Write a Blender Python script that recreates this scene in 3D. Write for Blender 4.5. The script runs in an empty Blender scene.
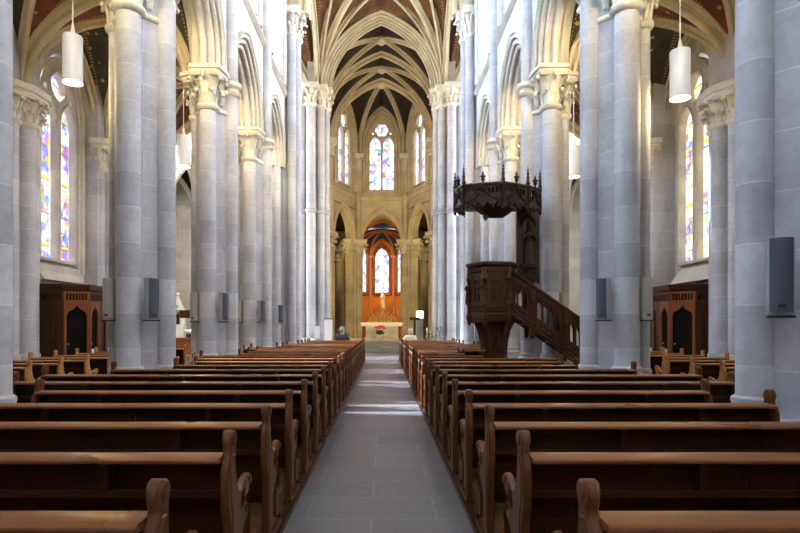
import bpy, bmesh, math, random
from mathutils import Vector, Matrix
random.seed(7)
SC = bpy.context.scene
C = SC.collection
PI = math.pi
CAMX = 0.09
EXPOSURE = 0.6
SUNW = 55.0

# ------------------------------------------------------------------ helpers
class MB:
    """collects shapes into one mesh"""
    def __init__(s):
        s.v = []; s.f = []; s.uv = {}
    def add(s, vs, fs, M=None):
        o = len(s.v)
        for p in vs:
            p = Vector(p)
            s.v.append(M @ p if M is not None else p)
        for f in fs:
            s.f.append([i + o for i in f])
        return s
    def box(s, x0, x1, y0, y1, z0, z1, M=None):
        return s.add([(x0,y0,z0),(x1,y0,z0),(x1,y1,z0),(x0,y1,z0),(x0,y0,z1),(x1,y0,z1),(x1,y1,z1),(x0,y1,z1)],
                     [(3,2,1,0),(4,5,6,7),(0,1,5,4),(1,2,6,5),(2,3,7,6),(3,0,4,7)], M)
    def loft(s, rings, cap=True, closed=True, M=None):
        n = len(rings[0]); vs = [p for r in rings for p in r]; fs = []
        for k in range(len(rings) - 1):
            for i in range(n if closed else n - 1):
                j = (i + 1) % n
                fs.append((k*n+i, k*n+j, (k+1)*n+j, (k+1)*n+i))
        if cap and closed:
            fs.append(tuple(range(n - 1, -1, -1))); fs.append(tuple((len(rings)-1)*n + i for i in range(n)))
        return s.add(vs, fs, M)
    def stack(s, poly, levels, M=None):
        """poly: 2D outline; levels: (z, outward offset)"""
        cx = sum(p[0] for p in poly)/len(poly); cy = sum(p[1] for p in poly)/len(poly)
        rings = []
        for z, o in levels:
            r = []
            for (x, y) in poly:
                dx, dy = x - cx, y - cy; L = math.hypot(dx, dy) or 1
                r.append((x + dx/L*o, y + dy/L*o, z))
            rings.append(r)
        return s.loft(rings, M=M)
    def lathe(s, prof, cx=0, cy=0, n=20, M=None):
        rings = [[(cx + r*math.cos(2*PI*i/n), cy + r*math.sin(2*PI*i/n), z) for i in range(n)] for r, z in prof]
        return s.loft(rings, M=M)
    def ring_sphere(s, c, rx, ry=None, rz=None, n=10, m=6, M=None):
        ry = ry or rx; rz = rz or rx
        rings = []
        for k in range(m + 1):
            t = -PI/2 + PI*k/m; cr = max(math.cos(t), .02)
            rings.append([(c[0]+rx*cr*math.cos(2*PI*i/n), c[1]+ry*cr*math.sin(2*PI*i/n), c[2]+rz*math.sin(t)) for i in range(n)])
        return s.loft(rings, M=M)
    def tube(s, path, r, n=8, M=None):
        path = [Vector(p) for p in path]; N = len(path)
        if not isinstance(r, (list, tuple)): r = [r]*N
        rings = []; ref = None
        for i, p in enumerate(path):
            t = (path[min(i+1, N-1)] - path[max(i-1, 0)]).normalized()
            if ref is None:
                ref = t.cross(Vector((0,0,1))); ref = ref if ref.length > .05 else t.cross(Vector((1,0,0)))
            ref = (ref - t*ref.dot(t)).normalized(); b = t.cross(ref)
            rings.append([p + (ref*math.cos(2*PI*k/n) + b*math.sin(2*PI*k/n))*r[i] for k in range(n)])
        return s.loft(rings, M=M)
    def sweep(s, path, side, prof, M=None):
        """path lies in a plane whose horizontal normal is side; prof = (sideways, outward) pairs"""
        path = [Vector(p) for p in path]; N = len(path); side = Vector(side).normalized(); rings = []
        for i, p in enumerate(path):
            a = (path[i] - path[i-1]).normalized() if i > 0 else None
            b = (path[i+1] - path[i]).normalized() if i < N-1 else None
            if a is None: t = b; k = 1
            elif b is None: t = a; k = 1
            else:
                t = (a + b).normalized(); k = 1/max(t.dot(a), .5)
            nrm = t.cross(side)
            if nrm.z < -1e-6 and abs(t.z) < .999: pass
            rings.append([p + side*q[0] + nrm*q[1]*k for q in prof])
        return s.loft(rings, M=M)
    def plate(s, outlines, t, M=None, bevel=0.0):
        """2-D outlines (holes by even-odd) extruded to thickness t about local z=0"""
        cu = bpy.data.curves.new('tmp', 'CURVE'); cu.dimensions = '2D'; cu.fill_mode = 'BOTH'
        cu.extrude = max(t/2 - bevel, 0); cu.bevel_depth = bevel; cu.bevel_resolution = 0; cu.offset = -bevel
        for o in outlines:
            sp = cu.splines.new('POLY'); sp.points.add(len(o) - 1); sp.use_cyclic_u = True
            for i, q in enumerate(o): sp.points[i].co = (q[0], q[1], 0, 1)
        ob = bpy.data.objects.new('tmp', cu); C.objects.link(ob)
        dg = bpy.context.evaluated_depsgraph_get()
        me = bpy.data.meshes.new_from_object(ob.evaluated_get(dg))
        s.add([v.co.copy() for v in me.vertices], [tuple(p.vertices) for p in me.polygons], M)
        bpy.data.objects.remove(ob); bpy.data.curves.remove(cu); bpy.data.meshes.remove(me)
        return s
    def mesh(s, name, mat, bevel=0, ang=38, weld=True):
        me = bpy.data.meshes.new(name)
        bm = bmesh.new()
        vs = [bm.verts.new(p) for p in s.v]
        for f in s.f:
            try: bm.faces.new([vs[i] for i in f])
            except ValueError: pass
        if weld: bmesh.ops.remove_doubles(bm, verts=bm.verts, dist=1e-5)
        bmesh.ops.recalc_face_normals(bm, faces=bm.faces)
        if bevel:
            ed = [e for e in bm.edges if len(e.link_faces) == 2 and e.calc_face_angle(0) > .6]
            bmesh.ops.bevel(bm, geom=ed, offset=bevel, segments=2, affect='EDGES', clamp_overlap=True)
        bm.to_mesh(me); bm.free()
        me.shade_smooth(); me.set_sharp_from_angle(angle=math.radians(ang))
        me.materials.append(mat)
        return me
    def build(s, name, mat, parent=None, bevel=0, ang=38, M=None):
        return obj(name, s.mesh(name, mat, bevel, ang), parent, M)

def obj(name, me, parent=None, M=None):
    o = bpy.data.objects.new(name, me); C.objects.link(o)
    if parent: o.parent = parent
    if M is not None: o.matrix_local = M
    return o
def tag(o, label, cat, group=None):
    o['label'] = label; o['category'] = cat
    if group: o['group'] = group
    return o
def thing(name, label, cat, loc=(0,0,0), rz=0, group=None):
    o = bpy.data.objects.new(name, None); C.objects.link(o)
    o.location = loc; o.rotation_euler = (0,0,rz); o.empty_display_size = .2
    return tag(o, label, cat, group)
def struct(o):
    o['kind'] = 'structure'; return o
def kids(o): return [c for c in bpy.data.objects if c.parent == o]
def dup(root, loc, rz=None, label=None, group=None):
    def cp(o, par):
        c = o.copy(); C.objects.link(c)
        if par: c.parent = par
        for ch in KID.get(o.name, ()): cp(ch, c)
        return c
    KID = {}
    for o in bpy.data.objects:
        if o.parent: KID.setdefault(o.parent.name, []).append(o)
    r = cp(root, None); r.location = loc
    if rz is not None: r.rotation_euler = (0,0,rz)
    if label: r['label'] = label
    if group: r['group'] = group
    return r
TRIM = [0]
def trim(mb, mat, ang=38):
    TRIM[0] += 1
    return struct(mb.build('trim_%d' % TRIM[0], mat, ang=ang))

def half_arc(P, K, n=12, thm=68):
    """points from a springing P (vertical tangent) to a crown K"""
    P = Vector(P); K = Vector(K); h = K.z - P.z; th = math.radians(thm); out = []
    for i in range(n + 1):
        a = th*i/n; u = (1 - math.cos(a))/(1 - math.cos(th)); w = math.sin(a)/math.sin(th)
        out.append(Vector((P.x + (K.x-P.x)*u, P.y + (K.y-P.y)*u, P.z + h*w)))
    return out
def full_arc(P, Q, zt, n=12, thm=68, stilt=0):
    P = Vector(P); Q = Vector(Q); M = (P + Q)/2; M.z = zt
    up = Vector((0,0,stilt))
    a = half_arc(P + up, M, n, thm); b = half_arc(Q + up, M, n, thm)[::-1]
    pts = a + b[1:]
    if stilt: pts = [P] + pts + [Q]
    return pts
def arch2(a, z0, zt, cx=0, n=10, thm=68):
    """2-D pointed arch outline left foot -> right foot"""
    return [(p.x, p.z) for p in full_arc((cx-a,0,z0), (cx+a,0,z0), zt, n, thm)]
def lancet(a, zb, z0, zt, cx=0, n=8):
    return [(cx-a, zb)] + arch2(a, z0, zt, cx, n) + [(cx+a, zb)]
def circle2(cx, cz, r, n=20):
    return [(cx + r*math.cos(2*PI*i/n), cz + r*math.sin(2*PI*i/n)) for i in range(n)]
def foil2(cx, cz, r, k=4, d=.5, n=48, rot=0):
    return [(cx + math.cos(2*PI*i/n+rot)*r*(1-d+d*abs(math.cos(k*PI*i/n))), cz + math.sin(2*PI*i/n+rot)*r*(1-d+d*abs(math.cos(k*PI*i/n)))) for i in range(n)]
def frame_mat(P, Q):
    """local x along P->Q, local y up, local z = normal (dir x up)"""
    P = Vector(P); d = Vector(Q) - P; d.z = 0; d.normalize(); up = Vector((0,0,1)); nn = d.cross(up)
    M = Matrix.Identity(4)
    for r in range(3):
        M[r][0] = d[r]; M[r][1] = up[r]; M[r][2] = nn[r]; M[r][3] = P[r]
    return M
def rib_prof(w, h):
    L = [(-w*.5, 0), (-w*.5, -h*.22), (-w*.47, -h*.36), (-w*.40, -h*.43), (-w*.31, -h*.42), (-w*.25, -h*.34), (-w*.17, -h*.36), (-w*.13, -h*.52), (-w*.21, -h*.62), (-w*.23, -h*.76), (-w*.17, -h*.92), (-w*.07, -h)]
    return L + [(-x, z) for x, z in L[::-1]]

# ------------------------------------------------------------------ materials
def newmat(name):
    m = bpy.data.materials.new(name); m.use_nodes = True
    nt = m.node_tree; nt.nodes.clear()
    out = nt.nodes.new('ShaderNodeOutputMaterial'); b = nt.nodes.new('ShaderNodeBsdfPrincipled')
    nt.links.new(b.outputs[0], out.inputs[0])
    return m, nt, b, out
def nd(nt, t, **kw):
    n = nt.nodes.new(t)
    for k, v in kw.items():
        if hasattr(n, k): setattr(n, k, v)
    return n
def mth(nt, op, a, b=None, c=None):
    n = nt.nodes.new('ShaderNodeMath'); n.operation = op
    for i, x in enumerate((a, b, c)):
        if x is None: continue
        if isinstance(x, (int, float)): n.inputs[i].default_value = x
        else: nt.links.new(x, n.inputs[i])
    return n.outputs[0]
def mixc(nt, f, a, b, mode='MIX'):
    n = nt.nodes.new('ShaderNodeMix'); n.data_type = 'RGBA'; n.blend_type = mode
    for s, x in ((n.inputs[0], f), (n.inputs[6], a), (n.inputs[7], b)):
        if isinstance(x, (int, float)): s.default_value = x
        elif isinstance(x, tuple): s.default_value = x if len(x) == 4 else x + (1,)
        else: nt.links.new(x, s)
    return n.outputs[2]
def ramp(nt, f, stops):
    n = nt.nodes.new('ShaderNodeValToRGB'); e = n.color_ramp.elements
    e[0].position, e[0].color = stops[0][0], stops[0][1] + (1,)
    e[1].position, e[1].color = stops[-1][0], stops[-1][1] + (1,)
    for p, c in stops[1:-1]:
        q = e.new(p); q.color = c + (1,)
    nt.links.new(f, n.inputs[0]); return n.outputs[0]
def plain(name, col, rough=.6, metal=0, emit=None, es=0, spec=.5):
    m, nt, b, o = newmat(name)
    b.inputs['Base Color'].default_value = col + (1,); b.inputs['Roughness'].default_value = rough
    b.inputs['Metallic'].default_value = metal
    b.inputs['Specular IOR Level'].default_value = spec
    if emit:
        b.inputs['Emission Color'].default_value = emit + (1,); b.inputs['Emission Strength'].default_value = es
    return m
def stone(name, c1, c2, mortar, bw=.75, rh=.52, ms=.008, rough=.8, floor=False, bump=.25):
    m, nt, b, o = newmat(name); L = nt.links.new
    g = nd(nt, 'ShaderNodeNewGeometry'); sx = nd(nt, 'ShaderNodeSeparateXYZ'); L(g.outputs['Position'], sx.inputs[0])
    cb = nd(nt, 'ShaderNodeCombineXYZ')
    if floor:
        L(sx.outputs[0], cb.inputs[0]); L(sx.outputs[1], cb.inputs[1])
    else:
        L(mth(nt, 'ADD', sx.outputs[0], sx.outputs[1]), cb.inputs[0]); L(sx.outputs[2], cb.inputs[1])
    br = nd(nt, 'ShaderNodeTexBrick'); L(cb.outputs[0], br.inputs['Vector'])
    br.inputs['Color1'].default_value = c1 + (1,); br.inputs['Color2'].default_value = c2 + (1,); br.inputs['Mortar'].default_value = mortar + (1,)
    br.inputs['Scale'].default_value = 1; br.inputs['Mortar Size'].default_value = ms; br.inputs['Mortar Smooth'].default_value = .2
    br.inputs['Brick Width'].default_value = bw; br.inputs['Row Height'].default_value = rh; br.inputs['Bias'].default_value = 0
    n1 = nd(nt, 'ShaderNodeTexNoise'); n1.inputs['Scale'].default_value = 1.3; n1.inputs['Detail'].default_value = 6; L(g.outputs['Position'], n1.inputs['Vector'])
    n2 = nd(nt, 'ShaderNodeTexNoise'); n2.inputs['Scale'].default_value = 14; n2.inputs['Detail'].default_value = 5; L(g.outputs['Position'], n2.inputs['Vector'])
    v = mth(nt, 'ADD', mth(nt, 'MULTIPLY', n1.outputs[0], .75), mth(nt, 'MULTIPLY', n2.outputs[0], .4))
    v = mth(nt, 'ADD', v, .42)
    vv = nd(nt, 'ShaderNodeCombineColor'); [L(v, vv.inputs[i]) for i in range(3)]
    col = mixc(nt, 1.0, br.outputs[0], vv.outputs[0], 'MULTIPLY'); L(col, b.inputs['Base Color'])
    b.inputs['Roughness'].default_value = rough
    if floor:
        L(mth(nt, 'ADD', mth(nt, 'MULTIPLY', n1.outputs[0], .3), rough - .15), b.inputs['Roughness'])
    bp = nd(nt, 'ShaderNodeBump'); bp.inputs['Strength'].default_value = bump; bp.inputs['Distance'].default_value = .01
    L(mth(nt, 'SUBTRACT', n2.outputs[0], mth(nt, 'MULTIPLY', br.outputs['Fac'], .6)), bp.inputs['Height']); L(bp.outputs[0], b.inputs['Normal'])
    return m
def wood(name, c1, c2, rough=.35, axis=0, sc=1.0):
    m, nt, b, o = newmat(name); L = nt.links.new
    tc = nd(nt, 'ShaderNodeTexCoord'); mp = nd(nt, 'ShaderNodeMapping'); L(tc.outputs['Object'], mp.inputs[0])
    s = [22*sc, 22*sc, 22*sc]; s[axis] = 1.6*sc; mp.inputs['Scale'].default_value = s
    n1 = nd(nt, 'ShaderNodeTexNoise'); n1.inputs['Scale'].default_value = 1; n1.inputs['Detail'].default_value = 5; n1.inputs['Roughness'].default_value = .65; L(mp.outputs[0], n1.inputs['Vector'])
    g = nd(nt, 'ShaderNodeNewGeometry')
    n2 = nd(nt, 'ShaderNodeTexNoise'); n2.inputs['Scale'].default_value = 1.7; n2.inputs['Detail'].default_value = 3; L(g.outputs['Position'], n2.inputs['Vector'])
    f = mth(nt, 'ADD', mth(nt, 'MULTIPLY', n1.outputs[0], .75), mth(nt, 'MULTIPLY', n2.outputs[0], .35))
    L(ramp(nt, f, [(.3, c1), (.75, c2)]), b.inputs['Base Color']); b.inputs['Specular IOR Level'].default_value = .22
    L(mth(nt, 'ADD', mth(nt, 'MULTIPLY', n2.outputs[0], .25), rough - .1), b.inputs['Roughness'])
    bp = nd(nt, 'ShaderNodeBump'); bp.inputs['Strength'].default_value = .15; bp.inputs['Distance'].default_value = .004
    L(n1.outputs[0], bp.inputs['Height']); L(bp.outputs[0], b.inputs['Normal'])
    return m
def see_through(nt, b, o, col, f):
    t = nd(nt, 'ShaderNodeBsdfTransparent'); nt.links.new(mixc(nt, .55, col, (1,1,1)), t.inputs[0])
    mx = nd(nt, 'ShaderNodeMixShader'); mx.inputs[0].default_value = f
    nt.links.new(b.outputs[0], mx.inputs[1]); nt.links.new(t.outputs[0], mx.inputs[2]); nt.links.new(mx.outputs[0], o.inputs[0])
def stained(name, strength, sat, tint, cover=.5, sc=6.0, gx=.42, gy=.62, band=None, clear=.45):
    """leaded coloured glass with daylight behind it"""
    m, nt, b, o = newmat(name); L = nt.links.new
    tc = nd(nt, 'ShaderNodeTexCoord'); sx = nd(nt, 'ShaderNodeSeparateXYZ'); L(tc.outputs['Object'], sx.inputs[0])
    oi = nd(nt, 'ShaderNodeObjectInfo')
    cb = nd(nt, 'ShaderNodeCombineXYZ'); L(sx.outputs[0], cb.inputs[0]); L(sx.outputs[1], cb.inputs[1]); L(mth(nt, 'MULTIPLY', oi.outputs['Random'], 40), cb.inputs[2])
    vo = nd(nt, 'ShaderNodeTexVoronoi'); vo.inputs['Scale'].default_value = sc; L(cb.outputs[0], vo.inputs['Vector'])
    hs = nd(nt, 'ShaderNodeSeparateColor'); L(vo.outputs['Color'], hs.inputs[0])
    hue = ramp(nt, hs.outputs[0], [(0, (.03,.07,.70)), (.2, (.22,.16,.85)), (.38, (.08,.30,.90)), (.46, (.75,.03,.02)), (.58, (.9,.5,.03)), (.7, (.04,.42,.12)), (.82, (.35,.08,.5)), (1, (.9,.65,.1))])
    no = nd(nt, 'ShaderNodeTexNoise'); no.inputs['Scale'].default_value = 2.2; no.inputs['Detail'].default_value = 3; L(cb.outputs[0], no.inputs['Vector'])
    mk = ramp(nt, no.outputs[0], [(1 - cover - .08, (0,0,0)), (1 - cover + .05, (1,1,1))])
    mk2 = mth(nt, 'MULTIPLY', mk, sat)
    col = mixc(nt, mk2, tint, hue)
    if band:
        fr = mth(nt, 'FRACT', mth(nt, 'DIVIDE', sx.outputs[1], band)); bb = mth(nt, 'LESS_THAN', fr, .05)
        col = mixc(nt, bb, col, (.85,.62,.05))
    br = nd(nt, 'ShaderNodeTexBrick'); br.offset = 0; br.inputs['Scale'].default_value = 1; br.inputs['Brick Width'].default_value = gx; br.inputs['Row Height'].default_value = gy
    br.inputs['Mortar Size'].default_value = .013; L(cb.outputs[0], br.inputs['Vector'])
    ve = nd(nt, 'ShaderNodeTexVoronoi'); ve.feature = 'DISTANCE_TO_EDGE'; ve.inputs['Scale'].default_value = sc; L(cb.outputs[0], ve.inputs['Vector'])
    ln = mth(nt, 'LESS_THAN', ve.outputs['Distance'], .035)
    dark = mth(nt, 'MAXIMUM', br.outputs['Fac'], mth(nt, 'MULTIPLY', ln, mth(nt, 'ADD', mth(nt, 'MULTIPLY', mk, .5), .1)))
    col = mixc(nt, dark, col, (.02,.02,.025))
    L(col, b.inputs['Emission Color']); b.inputs['Emission Strength'].default_value = strength
    b.inputs['Base Color'].default_value = (.03,.03,.04,1); b.inputs['Roughness'].default_value = .25
    see_through(nt, b, o, col, clear)
    return m
def daylight(name, strength, tint, grid=.5):
    m, nt, b, o = newmat(name); L = nt.links.new
    tc = nd(nt, 'ShaderNodeTexCoord'); br = nd(nt, 'ShaderNodeTexBrick'); br.offset = 0; L(tc.outputs['Object'], br.inputs['Vector'])
    br.inputs['Scale'].default_value = 1; br.inputs['Brick Width'].default_value = grid; br.inputs['Row Height'].default_value = grid; br.inputs['Mortar Size'].default_value = .012
    br.inputs['Color1'].default_value = tint + (1,); br.inputs['Color2'].default_value = tuple(.88*x for x in tint) + (1,); br.inputs['Mortar'].default_value = (.02,.02,.02,1)
    L(br.outputs[0], b.inputs['Emission Color']); b.inputs['Emission Strength'].default_value = strength
    b.inputs['Base Color'].default_value = (.05,.05,.06,1); b.inputs['Roughness'].default_value = .2
    see_through(nt, b, o, br.outputs[0], .40)
    return m
def painted(name, base1, base2, star, border, sc=3.0, starsize=.16):
    """painted vault web: stars on a mottled ground, a dotted band along the ribs (uv: x up the cell, y across it)"""
    m, nt, b, o = newmat(name); L = nt.links.new
    g = nd(nt, 'ShaderNodeNewGeometry')
    n1 = nd(nt, 'ShaderNodeTexNoise'); n1.inputs['Scale'].default_value = 2; n1.inputs['Detail'].default_value = 6; L(g.outputs['Position'], n1.inputs['Vector'])
    col = ramp(nt, n1.outputs[0], [(.35, base1), (.65, base2)])
    vo = nd(nt, 'ShaderNodeTexVoronoi'); vo.inputs['Scale'].default_value = sc; vo.inputs['Randomness'].default_value = .55; L(g.outputs['Position'], vo.inputs['Vector'])
    n3 = nd(nt, 'ShaderNodeTexNoise'); n3.inputs['Scale'].default_value = 16; L(g.outputs['Position'], n3.inputs['Vector'])
    st = mth(nt, 'LESS_THAN', mth(nt, 'ADD', vo.outputs['Distance'], mth(nt, 'MULTIPLY', n3.outputs[0], .18)), starsize + .09)
    col = mixc(nt, st, col, star)
    uv = nd(nt, 'ShaderNodeUVMap'); sx = nd(nt, 'ShaderNodeSeparateXYZ'); L(uv.outputs[0], sx.inputs[0])
    e = mth(nt, 'MINIMUM', sx.outputs[1], mth(nt, 'SUBTRACT', 1.0, sx.outputs[1]))
    e2 = mth(nt, 'LESS_THAN', mth(nt, 'ABSOLUTE', mth(nt, 'SUBTRACT', e, .16)), .05)
    wv = mth(nt, 'GREATER_THAN', mth(nt, 'SINE', mth(nt, 'MULTIPLY', sx.outputs[0], 260)), -.2)
    col = mixc(nt, mth(nt, 'MULTIPLY', e2, wv), col, border)
    L(col, b.inputs['Base Color']); b.inputs['Roughness'].default_value = .85
    return m
def diaper(name, a, bcol, mort, w=.22):
    m, nt, b, o = newmat(name); L = nt.links.new
    g = nd(nt, 'ShaderNodeNewGeometry'); sx = nd(nt, 'ShaderNodeSeparateXYZ'); L(g.outputs['Position'], sx.inputs[0])
    h = mth(nt, 'ADD', sx.outputs[0], mth(nt, 'MULTIPLY', sx.outputs[1], .5))
    p = mth(nt, 'SINE', mth(nt, 'MULTIPLY', mth(nt, 'ADD', h, sx.outputs[2]), PI/w)); q = mth(nt, 'SINE', mth(nt, 'MULTIPLY', mth(nt, 'SUBTRACT', h, sx.outputs[2]), PI/w))
    k = mth(nt, 'MULTIPLY', p, q)
    L(ramp(nt, mth(nt, 'ADD', mth(nt, 'MULTIPLY', k, .5), .5), [(.2, a), (.5, a), (.62, mort), (.8, bcol)]), b.inputs['Base Color'])
    b.inputs['Roughness'].default_value = .7
    return m

ST = stone('grey_pier_stone', (.47,.47,.50), (.40,.40,.43), (.62,.61,.60), bw=1.1, rh=.56, ms=.006)
SD = stone('grey_drum_stone', (.55,.55,.565), (.39,.39,.415), (.64,.63,.62), bw=60, rh=.58, ms=.006)
SW = stone('pale_wall_stone', (.58,.55,.49), (.51,.48,.43), (.68,.66,.62), bw=.8, rh=.42, ms=.007)
SN = stone('white_nave_stone', (.62,.61,.60), (.57,.56,.55), (.68,.67,.66), bw=.9, rh=.5, ms=.004)
SM = stone('moulding_stone', (.55,.51,.43), (.48,.44,.37), (.52,.50,.46), bw=.5, rh=.4, ms=.005)
SMW = stone('rib_stone', (.57,.49,.34), (.50,.42,.28), (.55,.49,.36), bw=.5, rh=.4, ms=.005)  # warmer copy of the moulding stone; lamp yellow is mixed into the colour
SWC = stone('choir_wall_stone', (.52,.46,.34), (.45,.39,.28), (.60,.55,.44), bw=.8, rh=.42, ms=.007)  # wall stone tinted warmer, with the choir's lamplight put into its colour
SCAP = stone('capital_stone', (.68,.64,.54), (.63,.59,.50), (.68,.64,.54), bw=3, rh=3, ms=.001, bump=.4)  # pier stone made creamier; warm lamplight is partly in this colour
FL = stone('floor_slab_stone', (.165,.165,.175), (.12,.12,.13), (.24,.24,.245), bw=1.05, rh=.56, ms=.007, rough=.36, floor=True, bump=.12)
STEP = stone('step_stone', (.66,.62,.52), (.60,.56,.47), (.35,.34,.3), bw=1.4, rh=1.4, rough=.5)
PW = wood('pew_dark_oak', (.018,.006,.002), (.055,.018,.005), .36, 0)  # shaded copy of the pew oak; the dark of the backs is partly painted
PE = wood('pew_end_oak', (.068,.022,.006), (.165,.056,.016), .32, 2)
PT = wood('pew_lit_top_oak', (.125,.042,.012), (.27,.100,.030), .28, 0)  # lit copy of the pew oak; light on ledge tops is in the colour
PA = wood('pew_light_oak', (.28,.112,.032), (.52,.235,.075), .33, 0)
PD = wood('platform_oak', (.12,.055,.022), (.25,.115,.045), .45, 0)
PUL = wood('pulpit_walnut', (.032,.010,.006), (.095,.034,.017), .30, 2)
PUD = wood('canopy_dark_walnut', (.016,.009,.008), (.052,.028,.021), .33, 2)
CONF = wood('confessional_oak', (.030,.010,.005), (.080,.028,.012), .35, 2)
CONL = wood('confessional_frame_oak', (.12,.036,.012), (.25,.085,.03), .35, 2)
VG = painted('vault_green_paint', (.035,.034,.018), (.075,.068,.035), (.48,.34,.10), (.30,.20,.07))
VR = painted('vault_red_paint', (.095,.022,.010), (.17,.050,.018), (.50,.27,.05), (.38,.26,.10), sc=3.2)
VB = painted('vault_brown_paint', (.014,.010,.007), (.030,.020,.012), (.07,.05,.02), (.07,.05,.02), sc=4)
VO = painted('vault_orange_paint', (.060,.025,.008), (.125,.050,.014), (.30,.15,.05), (.20,.10,.04), sc=6, starsize=.12)
VN = painted('vault_blue_paint', (.02,.035,.045), (.035,.055,.065), (.12,.13,.09), (.10,.05,.02), sc=4)
ORW = diaper('orange_diaper_paint', (.72,.26,.035), (.40,.085,.015), (.75,.40,.08), .16)
ORB = plain('orange_band_paint', (.62,.20,.05), .7)
CHR = plain('chapel_rib_paint', (.55,.22,.12), .7)
CHF = plain('chapel_frame_paint', (.22,.07,.03), .7)
GW = stained('aisle_glass', 1.3, .97, (.90,.94,1.0), .50, 7, .55, .95, 1.9, clear=.64)
GY = stained('south_aisle_glass', 1.7, .9, (1.0,.93,.62), .47, 7, .55, .95, 1.7)
GA = stained('apse_glass', 1.6, .9, (.68,.76,1.0), .47, 4.2, .5, .8, clear=.06)
GCH = stained('chapel_glass', 1.1, .9, (.85,.92,1.0), .42, 5, .5, .6, clear=.06)
GD = daylight('clerestory_glass', 44.0, (.95,.94,.95))
GDB = daylight('north_clerestory_glass', 50.0, (.54,.74,1.0))
GT = daylight('transept_glass', 26.0, (.88,.93,1.0))
GREYM = plain('speaker_grey_casing', (.42,.42,.43), .45)
BEIGE = plain('speaker_beige_casing', (.46,.44,.38), .5)
GRIL = plain('speaker_dark_grille', (.075,.09,.115), .5)
BLK = plain('black_plastic', (.012,.012,.013), .4)
WHT = plain('white_enamel', (.82,.82,.84), .35)
LAMPW = plain('pendant_white_shade', (.66,.68,.74), .4, emit=(.72,.84,1.0), es=.10)
LENS = plain('lamp_lens', (.9,.9,.85), .3, emit=(1.0,.94,.76), es=9)
GOLD = plain('gilded_metal', (.88,.62,.20), .38, 1.0)
MARB = plain('white_marble', (.82,.80,.75), .4)
CLOTH = plain('white_linen', (.85,.84,.80), .85)
IRON = plain('dark_iron', (.02,.017,.014), .55)
WAX = plain('candle_wax', (.85,.80,.66), .5)
LEAF = plain('leaf_green', (.03,.075,.02), .6)
PINK = plain('pink_petals', (.80,.10,.30), .6)
PETW = plain('white_petals', (.85,.85,.80), .6)
DRK = plain('dark_curtain', (.010,.008,.007), .9, spec=.05)
CABLE = plain('white_cable', (.75,.75,.75), .5)

# ------------------------------------------------------------------ layout numbers
BAY = 4.2
PY = [5.55 + BAY*i for i in range(5)]          # pier rows; the last is the crossing
ZC0, ZC1 = 6.72, 7.70                          # nave capital
ORD = ['nearest','second','third','fourth','fifth','sixth','seventh','eighth','ninth','tenth','eleventh','twelfth','thirteenth',
       'fourteenth','fifteenth','sixteenth','seventeenth','eighteenth','nineteenth','twentieth','twenty-first','twenty-second','twenty-third','twenty-fourth','twenty-fifth']

# ------------------------------------------------------------------ floor
fb = MB(); fb.box(-14, 14, -8, 33.2, -.2, 0); fb.box(-14, 14, 33.2, 56, -.2, 0)
struct(fb.build('floor', FL))
# platforms of planks under the pews, with a kerb along the central aisle
KERBL, KERBR = -.69, .80
for k, (x0, x1) in enumerate(((-3.3, KERBL), (KERBR, 3.3))):
    p = MB(); p.box(x0, x1, 1.0, 24.9, .0, .035)
    trim(p, PD)
    kb = MB(); e = KERBL if k == 0 else KERBR
    kb.box(e - .03, e + .03, 1.0, 24.9, 0, .05); trim(kb, PW)

# steps and choir floor
sb = MB()
for k, (y, z) in enumerate(((32.3,.17),(32.95,.34),(33.6,.51))):
    sb.box(-3.2 if k < 3 else -9, 3.2, y, 34.2, z - .17, z - .03); sb.box(-3.2, 3.2, y - .04, 34.2, z - .035, z)
TRIM[0] += 1
struct(sb.build('trim_%d' % TRIM[0], STEP))
cf = MB(); cf.box(-9.5, 9.5, 33.9, 53, 0, .505)
struct(cf.build('floor', STEP))

# ------------------------------------------------------------------ capitals
def leaf(mb, cx, cy, ang, z0, z1, r0, r1, w):
    ca, sa = math.cos(ang), math.sin(ang); rings = []
    pts = [(r0, z0, w*.75), (r0 + (r1-r0)*.12, z0 + (z1-z0)*.4, w), (r0 + (r1-r0)*.45, z0 + (z1-z0)*.75, w*.95), (r1*.95, z0 + (z1-z0)*.95, w*.8), (r1*1.15, z1, w*.62), (r1*1.24, z1 - (z1-z0)*.16, w*.42)]
    for r, z, ww in pts:
        ring = []
        for q in range(6):
            a = 2*PI*q/6; o = math.cos(a)*ww*.5; d = math.sin(a)*.025
            ring.append((cx + ca*(r + d) - sa*o, cy + sa*(r + d) + ca*o, z + d*.4))
        rings.append(ring)
    mb.loft(rings)
    mb.ring_sphere((cx + ca*r1*1.2, cy + sa*r1*1.2, z1 - (z1-z0)*.16), w*.36, w*.36, w*.32, 7, 4)
def round_capital(mb, cx, cy, r, z0, z1, flare=1.55, nleaf=8, arc=None):
    h = z1 - z0
    mb.lathe([(r*1.02, z0-.05), (r*1.3, z0-.01), (r*1.42, z0+.05*h), (r*1.36, z0+.1*h), (r*1.06, z0+.12*h), (r*1.0, z0+.14*h), (r*1.0, z0+.6*h), (r*1.12, z0+.85*h), (r*flare, z0+h)], cx, cy, 20)
    for k in range(nleaf):
        leaf(mb, cx, cy, 2*PI*k/nleaf, z0+.13*h, z0+.52*h, r*1.0, r*1.55, r*.78)
        leaf(mb, cx, cy, 2*PI*(k+.5)/nleaf, z0+.42*h, z0+.95*h, r*1.0, r*1.85, r*.82)
def base_prof(r, z):
    return [(r*1.5, 0), (r*1.5, z-.32), (r*1.42, z-.30), (r*1.40, z-.22), (r*1.44, z-.17), (r*1.40, z-.12), (r*1.22, z-.09), (r*1.18, z-.05), (r*1.24, z-.02), (r*1.2, z+.01), (r*1.02, z+.03)]

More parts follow.
